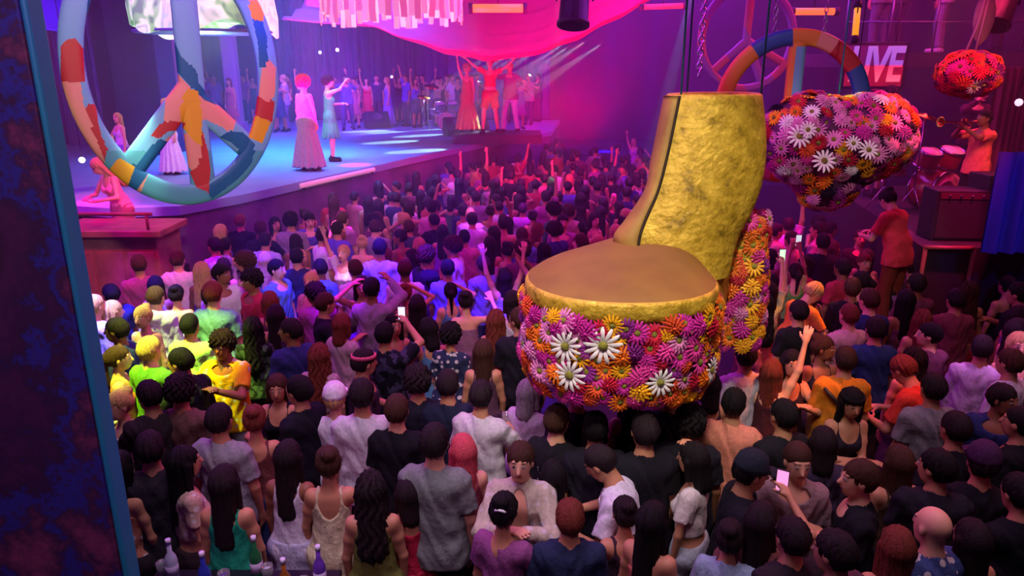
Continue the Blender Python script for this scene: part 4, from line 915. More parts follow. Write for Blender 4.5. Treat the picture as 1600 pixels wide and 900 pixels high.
# bare bulbs in the haze
for px, py, d, e in ((74, 162, 18, 2.5), (128, 250, 12, 3), (527, 78, 22, 4), (500, 82, 22, 1.2), (1337, 131, 9, 2.0), (806, 172, 22, 3), (612, 120, 26, 1.5), (1592, 160, 9.5, .5)):
    c = atd(px, py, d); r = empty('stage_bulb', tuple(c)); MB().lathe([(0, -.05), (.035, -.035), (.05, 0), (.035, .035), (0, .05)], 12).build('glass_bulb', mat('bulb_%d' % int(e*10), 'f4e0ff', .3, emit=e*2), r)
    MB().tube([(0, 0, .04), (0, 0, 7.79-c.z)], .006, 5).build('wire', DARK, r)
    where = {74: 'high on the purple wall beside the near pillar', 128: 'above the pink lit person at far left', 527: 'bright, above the stage dancers', 500: 'dim, above the stage dancers', 1337: 'above the flower heart', 806: 'beside the performer in red', 612: 'deep behind the stage dancers', 1592: 'against the right wall'}[px]
    tag(r, 'small white bulb '+where, 'bulb', 'small bulbs')
def live_sign():
    c = atd(1366, 103, 11.7); r = empty('live_sign', tuple(c), R(-8)); tag(r, 'red and purple illuminated LIVE sign below the balcony', 'sign')
    W, H = .86, .62; MB().box((0, .08, 0), (W+.14, .16, H+.1)).build('housing', DARK, r, smooth=False, bevel=.01)
    m1 = mat('sign_violet', '6a1a68', .5, emit=.25, emcol='7a1a70'); m2 = mat('sign_red', 'a01030', .5, emit=.45, emcol='b01438')
    MB().box((0, -.01, H*.26), (W, .02, H*.48)).build('upper_panel', m1, r, smooth=False); MB().box((0, -.01, -H*.25), (W, .02, H*.50)).build('lower_panel', m2, r, smooth=False)
    m, t, b, N, L = nmat('letter_glow'); co = N('ShaderNodeTexCoord'); s = N('ShaderNodeSeparateXYZ'); L(co.outputs['Generated'], s.inputs[0]); rp = N('ShaderNodeValToRGB'); e = rp.color_ramp.elements
    e[0].position = .0; e[0].color = (*lin('f07088'), 1); e[1].position = 1; e[1].color = (*lin('9a6ad0'), 1); q = e.new(.42); q.color = (*lin('e0406a'), 1); q = e.new(.5); q.color = (*lin('8a5fd0'), 1)
    L(s.outputs[1], rp.inputs['Fac']); L(rp.outputs['Color'], b.inputs['Base Color']); L(rp.outputs['Color'], b.inputs['Emission Color']); b.inputs['Emission Strength'].default_value = .8
    cu = bpy.data.curves.new('letters', 'FONT'); cu.body = 'LIVE'; cu.size = .68; cu.extrude = .012; cu.offset = .018; cu.align_x = 'CENTER'; cu.align_y = 'CENTER'; cu.shear = .12; cu.space_character = .95
    o = bpy.data.objects.new('letters', cu); COL.objects.link(o); o.parent = r; o.location = (0, -.04, 0); o.rotation_euler = (math.pi/2, 0, 0); cu.materials.append(m)
    bpy.context.view_layer.update(); dm = o.dimensions; o.scale = (W*.94/max(dm.x, .01), H*.88/max(dm.y, .01), 1)
    bpy.context.view_layer.update(); me = bpy.data.meshes.new_from_object(o.evaluated_get(bpy.context.evaluated_depsgraph_get())); k = link('letters', me, r); k.matrix_local = o.matrix_local; bpy.data.objects.remove(o)
    mb = MB(); mb.tube([(-.3, .08, H/2), (-.3, .08, 1.2)], .012, 6); mb.tube([(.3, .08, H/2), (.3, .08, 1.2)], .012, 6); mb.build('bracket', DARK, r)
live_sign()
# upper balcony at the back right with legs of people standing on it
BZ = atd(1450, 82, 12.6).z
A, B = atd(1316, 78, 12.6), atd(1600, 78, 12.6)
struct(MB().box(((A.x+10.4)/2, A.y+2.0, BZ-.12), (10.4-A.x, 4.0, .24)).build('trim_4', mat('balcony_face', '33203f', .7, noise=.4, col2='1f1430', nscale=2), smooth=False))
def railing(name, pts, z, h, label, m, posts=6, group=None):
    o = Vector((*pts[0], z)); r = empty(name, tuple(o)); P = [Vector((*p, z))-o for p in pts]
    MB().tube([p+Vector((0, 0, h)) for p in P], .03, 10).build('handrail', m, r); mb = MB()
    MB().tube([p+Vector((0, 0, h*.5)) for p in P], .012, 8).build('middle_rail', m, r)
    k = 0
    for i in range(len(P)-1):
        for q in range(posts): MB().tube([P[i].lerp(P[i+1], q/posts), P[i].lerp(P[i+1], q/posts)+Vector((0, 0, h))], .018, 8).build('post', m, r)
    return tag(r, label, 'railing', group)
STEEL = mat('dull_steel', '6a6478', .35, .8)
railing('balcony_railing', [(A.x+.05, A.y+.08), (10.3, A.y+.08)], BZ, 1.0, 'thin metal railing along the upper balcony edge', STEEL)

# ------------------------------------------------------------------ band platform at the right with drum kit
PZ = 1.95; e0 = atz(1372, 330, PZ); 
P0 = atz(1442, 386, PZ); P1 = atz(1600, 392, PZ); PB = [(P0.x, P0.y), (10.4, P1.y-.1), (10.4, 13.2), (P0.x+.85, 13.2)]
struct(prism(MB(), PB, 0, PZ).build('trim_5', mat('band_platform', '2a1626', .7, noise=.5, col2='180d18', nscale=3), smooth=False))
r = empty('platform_edge_rail', (P0.x, P0.y-.03, PZ)); tag(r, 'brown rail along the front edge of the band platform', 'rail')
q1 = atz(1522, 388, PZ)-Vector((P0.x, P0.y-.03, PZ)); br = mat('brown_rail', '7a4038', .5)
MB().tube([(0, 0, 0), tuple(q1)], .028, 8).build('top_bar', br, r)
mb = MB(); mb.tube([(0.02, 0, 0), (.0, 0, -PZ+.01)], .025, 8); mb.build('post', br, r); MB().tube([tuple(q1), (q1.x, q1.y, -PZ+.01)], .025, 8).build('post', br, r)
CH = mat('chrome', 'b0a0b0', .2, 1); REDSH = mat('red_shell', '8a0f28', .25, coat=.6); BR = mat('brass', 'd89a3a', .22, 1)
def drumkit(cx, cy, z, rz, red, label):
    r = empty('drum_kit', (cx, cy, z), rz); tag(r, label, 'drum kit')
    def drum(nm, c, rad, dep, tilt, head='d8b8c0', emblem=False):
        rm = Matrix.Rotation(tilt, 3, 'X'); d = MB().lathe([(0, -dep/2), (rad*.99, -dep/2), (rad, -dep/2+.01), (rad, dep/2-.01), (rad*.99, dep/2), (0, dep/2)], 32, c, rm).build(nm, red, r)
        for s in (-1, 1): MB().lathe([(rad*.97, s*dep/2-.018), (rad+.018, s*dep/2-.018), (rad+.018, s*dep/2+.018), (rad*.97, s*dep/2+.018), (rad*.97, s*dep/2-.018)], 32, c, rm).build('hoop', CH, d)
        MB().lathe([(0, dep/2+.004), (rad*.96, dep/2+.004), (rad*.96, dep/2+.008), (0, dep/2+.008)], 32, c, rm).build('drum_head', mat('head_'+head, head, .5), d)
        if emblem:   # spiral emblem on the front head
            for turn, ph in ((2.4, 0), (2.4, math.pi)):
                P = []
                for i in range(50):
                    a = ph+i/49*turn*math.pi; q = rad*(.12+.72*i/49); P.append(Vector(c)+rm @ Vector((q*math.cos(a), q*math.sin(a), dep/2+.015)))
                MB().tube(P, .016, 6).build('emblem', mat('emblem_pink', 'f07ab8', .5), d)
        return d
    drum('bass_drum', (0, 0, .30), .29, .42, math.pi/2, 'e05a88', True)
    drum('tom', (-.20, .02, .76), .155, .22, .35); drum('tom', (.20, .02, .76), .165, .24, .35); drum('floor_tom', (.52, .45, .42), .20, .38, 0); drum('snare', (-.42, .42, .58), .18, .14, .1, 'e8dce0')
    for x, y, h, rad, tl in ((-.75, .2, 1.05, .22, .25), (.72, .1, 1.28, .25, -.2), (-.45, -.05, 1.38, .24, .3)):
        c = (x, y, h); rm = Matrix.Rotation(tl, 3, 'X') @ Matrix.Rotation(tl*.6, 3, 'Y')
        cy_ = MB().lathe([(0, .03), (.04, .028), (.05, .012), (rad, 0), (rad, -.003), (.05, .006), (0, .02)], 36, c, rm).build('cymbal', BR, r)
        MB().tube([(x, y, .35), (x, y, h+.04)], .011, 8).build('stand', CH, r)
        for k in range(3): a = 2.1*k+.4; MB().tube([(x, y, .36), (x+.22*math.cos(a), y+.22*math.sin(a), .01)], .009, 6).build('stand_leg', CH, r)
    MB().lathe([(0, .50), (.17, .50), (.17, .44), (0, .44)], 20, (0, 1.0, 0)).build('stool', DARK, r); MB().tube([(0, 1.0, .01), (0, 1.0, .45)], .03, 8).build('stool_post', CH, r)
    return r
dk = atz(1447, 338, PZ)
drumkit(dk.x+.35, dk.y+.5, PZ+.0, R(18), REDSH, 'red drum kit with pink spiral emblem on the band platform')
dk2 = atz(735, 214, 2.0)
drumkit(dk2.x-.9, dk2.y+2.4, 2.0, 0, mat('silver_shell', '8a8aa0', .3, .6), 'silver drum kit on the stage beside the performer in red')
def speaker(x, y, z, rz, label, w=.55, h=.42, d=.45, group=None):
    r = empty('stage_monitor', (x, y, z), rz); tag(r, label, 'speaker', group)
    mb = MB(); vs = [(-w/2, -d/2, 0), (w/2, -d/2, 0), (w/2, d/2, 0), (-w/2, d/2, 0), (-w/2, -d/2, h*.35), (w/2, -d/2, h*.35), (w/2, d/2*.4, h), (-w/2, d/2*.4, h), (w/2, d/2, h*.9), (-w/2, d/2, h*.9)]
    mb.add(vs, [(3, 2, 1, 0), (0, 1, 5, 4), (4, 5, 6, 7), (7, 6, 8, 9), (9, 8, 2, 3), (1, 2, 8, 6, 5), (0, 4, 7, 9, 3)]); mb.build('cabinet', mat('speaker_black', '121216', .6), r, smooth=False, bevel=.012)
    nrm = Vector((0, -h*.65, d*.7)).normalized(); rot = nrm.to_track_quat('Z', 'Y').to_matrix(); cc = Vector((0, -d*.15, h*.69))
    MB().lathe([(.155, .0), (.17, .012), (.16, .016), (.13, .0), (.05, -.02), (0, -.01)], 24, cc+nrm*.012, rot).build('cone', mat('cone_grey', '4a4a55', .5), r)
    return r
for px, py, l in ((716, 212, 'black stage monitor in front of the silver drum kit'), (742, 206, 'black stage monitor at the feet of the performer in red'), (590, 200, 'black stage monitor behind the stage dancers')):
    q = atz(px, py, 2.0); speaker(q.x, q.y, 2.0, R(20), l, .8, .55, .6, 'stage monitors')
def par_can(px, py, d, tgt, label, s=1.0):
    c = atd(px, py, d); r = empty('spotlight', tuple(c)); tag(r, label, 'spotlight', 'ceiling spotlights'); rot = (tgt-c).to_track_quat('Z', 'Y').to_matrix()
    MB().lathe([(0, -.22*s), (.09*s, -.21*s), (.13*s, -.12*s), (.14*s, .2*s), (.155*s, .2*s), (.155*s, .23*s), (.13*s, .23*s), (.12*s, -.0), (0, -.05*s)], 24, (0, 0, 0), rot).build('housing', mat('lamp_black', '101014', .5), r)
    MB().tube([(-.17*s, 0, 0), (-.18*s, 0, .25*s), (0, 0, .3*s), (.18*s, 0, .25*s), (.17*s, 0, 0)], .014, 6).build('yoke', MATS['lamp_black'], r); MB().tube([(0, 0, .3*s), (0, 0, 7.79-c.z)], .02, 8).build('pipe', MATS['lamp_black'], r)
def amp(x, y, z, rz, label, w=.7, h=.75, d=.4):
    r = empty('guitar_amplifier', (x, y, z), rz); tag(r, label, 'amplifier', 'amplifiers'); K_ = mat('speaker_black', '121216', .6)
    MB().box((0, 0, h/2), (w, d, h)).build('cabinet', K_, r, smooth=False, bevel=.015); MB().box((0, -d/2-.004, h*.44), (w*.9, .012, h*.74)).build('grille', mat('grille_cloth', '2a2228', .9), r, smooth=False)
    pn = MB().box((0, -d/2-.006, h*.90), (w*.9, .014, h*.12)).build('control_panel', mat('panel_wine', '5a1a2a', .4), r, smooth=False)
    for k in range(5): MB().lathe([(.014, 0), (.012, .02), (0, .022)], 10, (-w*.32+k*w*.16, -d/2-.012, h*.90), Matrix.Rotation(math.pi/2, 3, 'X')).build('knob', CH, pn)
q = atd(1500, 330, 8.95); amp(q.x+.1, q.y+.15, PZ, R(-5), 'black amplifier at the front of the band platform, left of the other one', .8, .62)
q = atd(1575, 330, 9.0); amp(q.x, q.y+.15, PZ, R(4), 'tall black amplifier at the front of the band platform near the right edge', .7, .8)
par_can(898, 2, 11, atd(870, 400, 11), 'black spotlight hanging in front of the magenta cloth', 1.6)
par_can(1565, 8, 9, atd(1450, 300, 9), 'dark spotlight hanging in the upper right corner', 1.2)
# silver chain loops beside the slim peace sign
c = atd(1096, 60, 10); r = empty('hanging_chain', tuple(c)); tag(r, 'thick silver chain hanging left of the slim lilac peace sign', 'chain')
mb = MB(); z = -.45; k = 0
while z < 7.75-c.z:
    q = k % 2; mb.tube([((.035*math.cos(a)) if q else 0, 0 if q else .035*math.cos(a), z+.06*math.sin(a)) for a in [i*math.pi/5 for i in range(10)]], .013, 6, closed=True); z += .088; k += 1
mb.build('links', mat('silver', 'c8c8e0', .2, 1), r)
# stage-side booth with slanted counter at the left
q = atd(176, 400, 9.6); r = empty('podium_booth', (q.x, q.y+.3, 0)); tag(r, 'rose lit wooden podium booth left of the dance floor', 'podium')
wd = mat('booth_wood', '9a5a58', .7, noise=.5, col2='6e3440', nscale=4, bump=.3)
MB().box((0, 0, .95), (1.25, .7, 1.9)).build('cabinet', wd, r, smooth=False, bevel=.02); MB().box((0, -.02, 1.95), (1.45, .85, .09)).build('counter', wd, r, smooth=False, bevel=.015)
for sx in (-.40, 0, .40): MB().box((sx, -.36, .95), (.34, .03, 1.5)).build('panel', wd, r, smooth=False, bevel=.01)
for sx in (-.55, .55): MB().tube([(sx, -.37, 1.99), (sx, -.37, 2.2)], .02, 8).build('rail_post', wd, r)
MB().tube([(-.62, -.37, 2.2), (.62, -.37, 2.2)], .025, 8).build('handrail', wd, r)
podium = (q.x, q.y+.3)
# long narrow deep blue cloth hanging at the right edge
A, B = atd(1552, 300, 8.2), atd(1612, 300, 8.2)
drapery('side_curtain', (A.x, A.y, 0), (B.x+.3, A.y, 0), 1.96, 3.1, mat('indigo_cloth', '4a48b8', .8), 4, .04, 'blue lit cloth hanging at the right edge beside the band platform', 'curtain')
A, B = atd(1560, 120, 10.5), atd(1625, 120, 10.5)
drapery('side_curtain', (A.x, A.y, 0), (B.x, A.y, 0), 1.96, 4.0, mat('wine_cloth', '6a2038', .8), 6, .05, 'dark red pleated curtain behind the orange shirted musician', 'curtain')
# ------------------------------------------------------------------ the crowd, named people first
W_, GY, BK, NV = 'cfc8cf', '7d8486', '15131a', '1c2138'
def phone(hd, label, lit=None, tilt=0, col='101014'):
    p, d = hd; p = p+Vector((0, 0, .02)); r = empty('phone', tuple(p)); tag(r, label, 'phone'); rot = Matrix.Rotation(tilt, 3, 'Z')
    MB().box((0, 0, 0), (.075, .009, .155), rot).build('case', mat('phone_'+col, col, .4), r, smooth=False, bevel=.003)
    if lit: MB().box(rot @ Vector((0, -.006, 0)), (.066, .003, .14), rot).build('screen', mat('screen_'+lit, lit, .3, emit=1.1), r, smooth=False)
    return r
def glass(hd, label, col='c8b89a'):
    p, d = hd; r = empty('drinking_glass', tuple(p)); tag(r, label, 'glass', 'drinks in hand')
    g, t, b, N, L = (None,)*5
    if 'clear_glass' not in MATS:
        g, t, b, N, L = nmat('clear_glass'); b.inputs['Transmission Weight'].default_value = .85; b.inputs['Roughness'].default_value = .05; b.inputs['Base Color'].default_value = (.9, .9, .95, 1); MATS['clear_glass'] = g
    MB().lathe([(0, -.06), (.03, -.06), (.036, .07), (.033, .07), (.028, -.05), (0, -.05)], 16).build('cup', MATS['clear_glass'], r)
    MB().lathe([(0, -.048), (.0275, -.048), (.031, .03), (0, .03)], 16).build('drink', mat('drink_'+col, col, .2), r); return r
T = [
 # ---- nearest rows
 (188, 730, -15, 'f', 'stand', 'long', 'black', 'strapless', 'b5705a', 'trousers', '2a2028', 't', 'woman with long black hair in a coral top beside the near pillar', 'the woman in coral', {'pat': 'floral'}),
 (291, 722, -50, 'f', 'stand', 'long', 'black', 'crop', 'b89a8a', 'skirt', '3a2830', 't', 'woman with long black hair in a beige patterned crop top, turned to the stage side', 'the woman in the beige top', {'pat': 'floral'}),
 (352, 752, 0, 'f', 'stand', 'long', 'dark', 'tank', '1f9a78', 'skirt', '1c1824', 't', 'woman with very long dark hair in an emerald green top, seen from behind', 'the woman in emerald', {}),
 (452, 712, -8, 'f', 'stand', 'long', 'dark', 'tank', 'd5cfe0', 'skirt', 'b8b8d4', 'b', 'dark haired woman in a white sleeveless two-piece left of the cream dress', 'the woman in white', {}),
 (512, 722, 5, 'f', 'hip', 'bun', 'brown', 'gown', 'cfc6a0', 'none', '0', 't', 'woman in an open backed cream satin dress, hair pinned up', 'the woman in cream', {}),
 (580, 762, 4, 'f', 'stand', 'wavy', 'dark', 'dress', '6c7034', 'none', '0', 't', 'woman with dark wavy hair in an olive dress left of the grey t-shirt man', 'the woman in olive', {}),
 (680, 690, -8, 'm', 'stand', 'short', 'dark', 'tee', '777e7c', 'trousers', '15131c', 'l', 'tall man in a plain grey t-shirt and dark trousers, seen from behind', 'the man in grey', {'scale': 1.04}),
 (722, 702, 20, 'f', 'stand', 'long', 'pink', 'tank', 'a04a5a', 'skirt', '40202c', 'l', 'woman with rosy red hair behind the right shoulder of the grey t-shirt man', 'the red haired woman', {}),
 (813, 722, 172, 'm', 'clap', 'short', 'brown', 'open', 'b8b09c', 'trousers', '3a3438', 'l', 'man facing the camera in an open patterned pale shirt, bare chest', 'the open shirted man', {'pat': 'floral'}),
 (788, 797, -25, 'f', 'drink', 'bun', 'black', 'crop', '8a4a80', 'skirt', '4a2a50', 't', 'woman in a purple t-shirt, black hair held by a white clip', 'the woman in purple', {}),
 (872, 656, -30, 'm', 'stand', 'short', 'brown', 'tee', '16141c', 'jeans', '20202a', 'l', 'man in a black t-shirt with a pale print on its back', 'the man in the printed black shirt', {'pat': 'print'}),
 (936, 724, 75, 'm', 'bow', 'buzz', 'dark', 'tee', 'd2cddd', 'shorts', 'b4c2c8', 't', 'man in a white t-shirt bending left with bowed head, arm across', 'the bowing man in white', {}),
 (890, 808, 0, 'm', 'stand', 'short', 'auburn', 'tee', '222c4a', 'trousers', '15141c', 't', 'short auburn haired man in a navy t-shirt at the bottom centre, seen from behind', 'the man in navy', {'scale': .94}),
 (1006, 672, 8, 'm', 'stand', 'short', 'dark', 'tee', '14131b', 'trousers', '17161f', 't', 'broad man in a plain black t-shirt under the gold shoe sole', 'the broad man in black', {'scale': 1.03}),
 (1022, 812, -40, 'f', 'stand', 'long', 'black', 'strapless', 'a85a50', 'skirt', '6a4048', 't', 'woman with long black hair and bare back at the bottom, right of the bowing man', 'the bare backed woman', {}),
 (1080, 716, 60, 'f', 'touch_hair', 'bob', 'black', 'crop', 'cfc8c4', 'shorts', 'a8b4bc', 't', 'woman in a white puff sleeved crop top touching her black hair', 'the woman in the white crop top', {}),
 (1147, 630, -25, 'm', 'stand', 'short', 'black', 'tee', 'd5846e', 'trousers', '2a2028', 't', 'man in a salmon t-shirt seen from behind, right of the gold shoe', 'the man in salmon', {}),
 (1176, 738, -100, 'm', 'hug', 'short', 'black', 'tee', '16151f', 'trousers', '1a1822', 't', 'man in black with arms round a friend, in front of the man in salmon', 'the hugging man in black', {'extra': 'cap', 'ec': '1e2430'}),
 (1140, 838, -20, 'f', 'stand', 'bun', 'dark', 'tee', '8aa0b8', 'jeans', '5a6a80', 't', 'woman in a pale blue shirt beside the pink lit phone', 'the woman in pale blue', {'scale': .88}),
 (1190, 812, -30, 'f', 'phone', 'long', 'dark', 'crop', '7a4a4a', 'skirt', '30222c', 't', 'dark haired woman at the bottom holding up a glowing pink phone', 'the woman with the pink phone', {}),
 (1247, 722, 165, 'm', 'drink', 'buzz', 'brown', 'tee', '8a6f74', 'trousers', '2a2530', 'l', 'fair man with cropped hair in a dusty grey t-shirt, head tipped back', 'the fair man in dusty grey', {}),
 (1339, 748, 70, 'm', 'hip', 'short', 'brown', 'tee', '14141d', 'trousers', '16151e', 'l', 'man in a black t-shirt with brown hair and red lit ear, facing left', 'the red eared man in black', {}),
 (1332, 630, 178, 'f', 'folded', 'long', 'black', 'tank', '241c2a', 'skirt', '2b3a55', 't', 'woman facing the camera with crossed arms and sunglasses pushed into black hair', 'the woman with crossed arms', {'extra': 'band', 'ec': '0c0c10'}),
 (1402, 720, 5, 'f', 'stand', 'long', 'brown', 'tank', '4a3428', 'skirt', '2c2030', 't', 'woman with very long light brown hair right of the man with the red ear', 'the long haired brunette', {}),
 (1455, 822, 20, 'm', 'stand', 'bald', 'brown', 'tee', '3a4878', 'trousers', '1e1c28', 'l', 'bald man in a blue floral shirt at the bottom right', 'the bald man', {'pat': 'floral'}),
 (1534, 722, -15, 'm', 'stand', 'short', 'dark', 'tee', '14131b', 'trousers', '15141c', 't', 'man in a dark cap and black t-shirt at the lower right edge', 'the capped man in black', {'extra': 'cap', 'ec': '3a1c40'}),
 (1590, 660, 40, 'm', 'stand', 'buzz', 'black', 'tee', '121118', 'trousers', '15141c', 't', 'man in black at the right edge with cropped hair, red lit face', 'the man in black at the right edge', {}),
 (1590, 770, 10, 'm', 'folded', 'short', 'black', 'tee', '101018', 'trousers', '15141c', 't', 'man in black with folded arms in the lower right corner', 'the folded arms man', {}),
 (1400, 852, -10, 'f', 'stand', 'long', 'auburn', 'tank', '3a2030', 'skirt', '201820', 't', 'auburn haired woman at the bottom edge left of the bald man', 'the auburn haired woman', {}),
 (1300, 862, 30, 'm', 'drink', 'short', 'dark', 'tee', '5a3844', 'trousers', '201820', 't', 'man in a wine red t-shirt at the bottom edge below the red eared man', 'the man in wine red', {}),
 (184, 634, 150, 'f', 'stand', 'bun', 'blond', 'long', 'c9c6a0', 'skirt', '8a8a80', 'l', 'lime lit blond woman in a cream shirt beside the pillar edge', 'the lime lit blonde', {}),
 (232, 618, 30, 'm', 'look_side', 'short', 'dark', 'long', '30262c', 'trousers', '201a22', 't', 'dark haired man in a charcoal long sleeved shirt next to the lime lit blonde', 'the man in charcoal', {}),
 (283, 610, 0, 'm', 'stand', 'curly', 'dark', 'tee', '6a4a44', 'trousers', '2c2830', 't', 'curly haired man in a brown t-shirt, back turned, below the lime lit shirt', 'the man in brown', {}),
 (398, 655, 15, 'f', 'stand', 'bun', 'auburn', 'tank', '6a3a3a', 'skirt', '24305a', 't', 'auburn haired woman in a rust top and blue skirt behind the woman in white', 'the woman in rust', {}),
 (465, 610, 65, 'm', 'stand', 'short', 'black', 'tee', '15141f', 'trousers', '17161f', 't', 'man in a black t-shirt facing left, behind the cream dress', 'the left facing man in black', {}),
 (566, 616, 3, 'm', 'stand', 'short', 'dark', 'tee', 'c6c2cc', 'trousers', '2c2a34', 't', 'man in a plain white t-shirt, back turned, left of centre', 'the man in the white t-shirt', {'scale': 1.03}),
 (524, 622, 0, 'f', 'stand', 'short', 'blond', 'tee', 'cdc8d4', 'jeans', '5a5a70', 'l', 'person in a white cap half hidden by the man in the white t-shirt', 'the white capped person', {'extra': 'cap', 'ec': 'd8d4de'}),
 (621, 640, -5, 'm', 'stand', 'short', 'brown', 'tee', '14131d', 'trousers', '18161f', 'l', 'man in a black t-shirt with brown hair between the white and grey t-shirts', 'the man in black at the centre', {}),
 (752, 618, -20, 'm', 'drink', 'short', 'dark', 'tee', 'c2bac6', 'trousers', '2c2a34', 't', 'man in a loose white shirt holding a drink left of the gold shoe sole', 'the man in the loose white shirt', {}),
 (828, 612, -35, 'f', 'stand', 'bob', 'grey', 'tee', 'b8a2c0', 'trousers', '4a3450', 'l', 'grey haired person in a pale lilac t-shirt under the left end of the sole', 'the person in pale lilac', {}),
 # ---- darker people between them
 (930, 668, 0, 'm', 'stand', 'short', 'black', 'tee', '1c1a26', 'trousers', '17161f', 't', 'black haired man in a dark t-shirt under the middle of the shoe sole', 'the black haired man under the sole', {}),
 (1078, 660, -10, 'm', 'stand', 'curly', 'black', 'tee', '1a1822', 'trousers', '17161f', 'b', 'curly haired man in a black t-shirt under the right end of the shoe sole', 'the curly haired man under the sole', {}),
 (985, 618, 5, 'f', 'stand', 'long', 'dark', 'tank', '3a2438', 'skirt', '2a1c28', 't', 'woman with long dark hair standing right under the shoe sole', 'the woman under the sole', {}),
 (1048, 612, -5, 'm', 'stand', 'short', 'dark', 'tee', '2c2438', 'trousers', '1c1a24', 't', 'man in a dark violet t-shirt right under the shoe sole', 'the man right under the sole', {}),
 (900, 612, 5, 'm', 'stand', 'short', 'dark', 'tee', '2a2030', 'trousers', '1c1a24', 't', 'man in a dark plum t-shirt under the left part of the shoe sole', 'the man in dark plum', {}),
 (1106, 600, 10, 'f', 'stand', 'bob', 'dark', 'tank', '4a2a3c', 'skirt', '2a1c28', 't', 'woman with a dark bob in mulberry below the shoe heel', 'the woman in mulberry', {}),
 (975, 800, 10, 'f', 'stand', 'bun', 'dark', 'tank', '3a2434', 'skirt', '2a1c28', 't', 'woman in dark plum with pinned up hair between the bowing man and the bare back', 'the pinned up woman', {'scale': .86}),
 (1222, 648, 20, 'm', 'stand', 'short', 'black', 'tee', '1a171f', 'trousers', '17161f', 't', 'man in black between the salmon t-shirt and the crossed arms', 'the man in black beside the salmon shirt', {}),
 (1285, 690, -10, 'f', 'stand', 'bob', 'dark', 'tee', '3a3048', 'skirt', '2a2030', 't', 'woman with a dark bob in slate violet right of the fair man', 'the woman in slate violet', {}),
 (1490, 668, 10, 'm', 'stand', 'short', 'dark', 'tee', '1a1822', 'trousers', '17161f', 't', 'man in a black t-shirt right of the stone grey t-shirt', 'the man right of the grey shirt', {}),
 (1460, 730, -15, 'm', 'turn', 'short', 'black', 'tee', '201c28', 'trousers', '17161f', 't', 'man in charcoal looking sideways left of the dark cap', 'the sideways looking man', {}),
 (1515, 840, 10, 'f', 'stand', 'long', 'dark', 'tank', '2a1c2c', 'skirt', '1c1824', 't', 'woman with long dark hair at the bottom right of the bald man', 'the woman right of the bald man', {}),
 (1235, 838, 15, 'm', 'stand', 'short', 'dark', 'tee', '2a2028', 'trousers', '17161f', 't', 'man in dark brown at the bottom edge right of the glowing phone', 'the man right of the phone', {'scale': .95}),
 (235, 700, 20, 'm', 'stand', 'short', 'dark', 'tee', '2c2830', 'trousers', '17161f', 't', 'man in a charcoal t-shirt in front of the charcoal long sleeves', 'the man in the charcoal t-shirt', {}),
 (345, 655, -10, 'm', 'stand', 'short', 'dark', 'tee', '8a8a92', 'trousers', '3a3a44', 't', 'man in a pale grey t-shirt between the brown t-shirt and the rust top', 'the man in light grey', {}),
 (635, 770, 25, 'f', 'stand', 'bob', 'dark', 'tank', 'b02040', 'skirt', 'a01c38', 't', 'short woman in a bright red top between the olive dress and grey t-shirt', 'the woman in bright red', {'scale': .84}),
 (700, 600, 0, 'm', 'stand', 'short', 'dark', 'tee', '1c2038', 'trousers', '17161f', 't', 'man in a dark navy t-shirt left of the loose white shirt', 'the man left of the white shirt', {}),
 (864, 742, 5, 'f', 'stand', 'bob', 'black', 'tank', '2a2030', 'skirt', '1c1824', 't', 'woman with a black bob between the open shirt and the bowing man', 'the woman with the black bob', {'scale': .88}),
 # ---- second band
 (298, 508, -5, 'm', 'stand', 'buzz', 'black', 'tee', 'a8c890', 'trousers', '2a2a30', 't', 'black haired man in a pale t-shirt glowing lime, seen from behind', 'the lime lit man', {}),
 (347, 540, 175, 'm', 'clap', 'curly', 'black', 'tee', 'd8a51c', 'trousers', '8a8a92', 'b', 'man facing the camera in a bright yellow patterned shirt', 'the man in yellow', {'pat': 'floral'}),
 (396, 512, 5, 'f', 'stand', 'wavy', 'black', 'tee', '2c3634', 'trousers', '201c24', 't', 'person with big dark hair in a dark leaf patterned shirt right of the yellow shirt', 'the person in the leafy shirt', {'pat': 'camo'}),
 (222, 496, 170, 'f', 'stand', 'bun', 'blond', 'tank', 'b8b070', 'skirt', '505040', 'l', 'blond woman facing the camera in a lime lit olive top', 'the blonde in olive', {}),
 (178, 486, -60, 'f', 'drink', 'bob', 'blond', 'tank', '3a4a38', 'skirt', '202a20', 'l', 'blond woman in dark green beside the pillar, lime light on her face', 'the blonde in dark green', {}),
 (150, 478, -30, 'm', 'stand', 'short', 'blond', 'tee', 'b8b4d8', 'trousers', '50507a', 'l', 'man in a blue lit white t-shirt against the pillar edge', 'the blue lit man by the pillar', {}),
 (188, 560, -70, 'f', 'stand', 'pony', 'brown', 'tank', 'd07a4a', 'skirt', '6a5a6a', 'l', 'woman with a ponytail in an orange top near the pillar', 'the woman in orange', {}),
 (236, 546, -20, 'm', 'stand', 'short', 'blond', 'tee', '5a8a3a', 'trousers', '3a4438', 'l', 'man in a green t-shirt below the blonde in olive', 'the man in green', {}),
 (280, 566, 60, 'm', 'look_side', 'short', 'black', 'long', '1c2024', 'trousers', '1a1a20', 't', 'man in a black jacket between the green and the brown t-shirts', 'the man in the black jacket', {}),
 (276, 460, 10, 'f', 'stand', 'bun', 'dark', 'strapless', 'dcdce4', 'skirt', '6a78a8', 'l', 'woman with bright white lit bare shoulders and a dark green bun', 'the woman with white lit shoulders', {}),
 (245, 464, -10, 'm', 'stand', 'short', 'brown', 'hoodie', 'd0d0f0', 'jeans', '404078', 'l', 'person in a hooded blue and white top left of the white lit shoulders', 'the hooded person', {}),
 (334, 458, 0, 'm', 'stand', 'short', 'auburn', 'tee', '6f94b8', 'jeans', '405070', 'l', 'big man in a light blue t-shirt behind the yellow shirt', 'the man in light blue', {'scale': 1.06}),
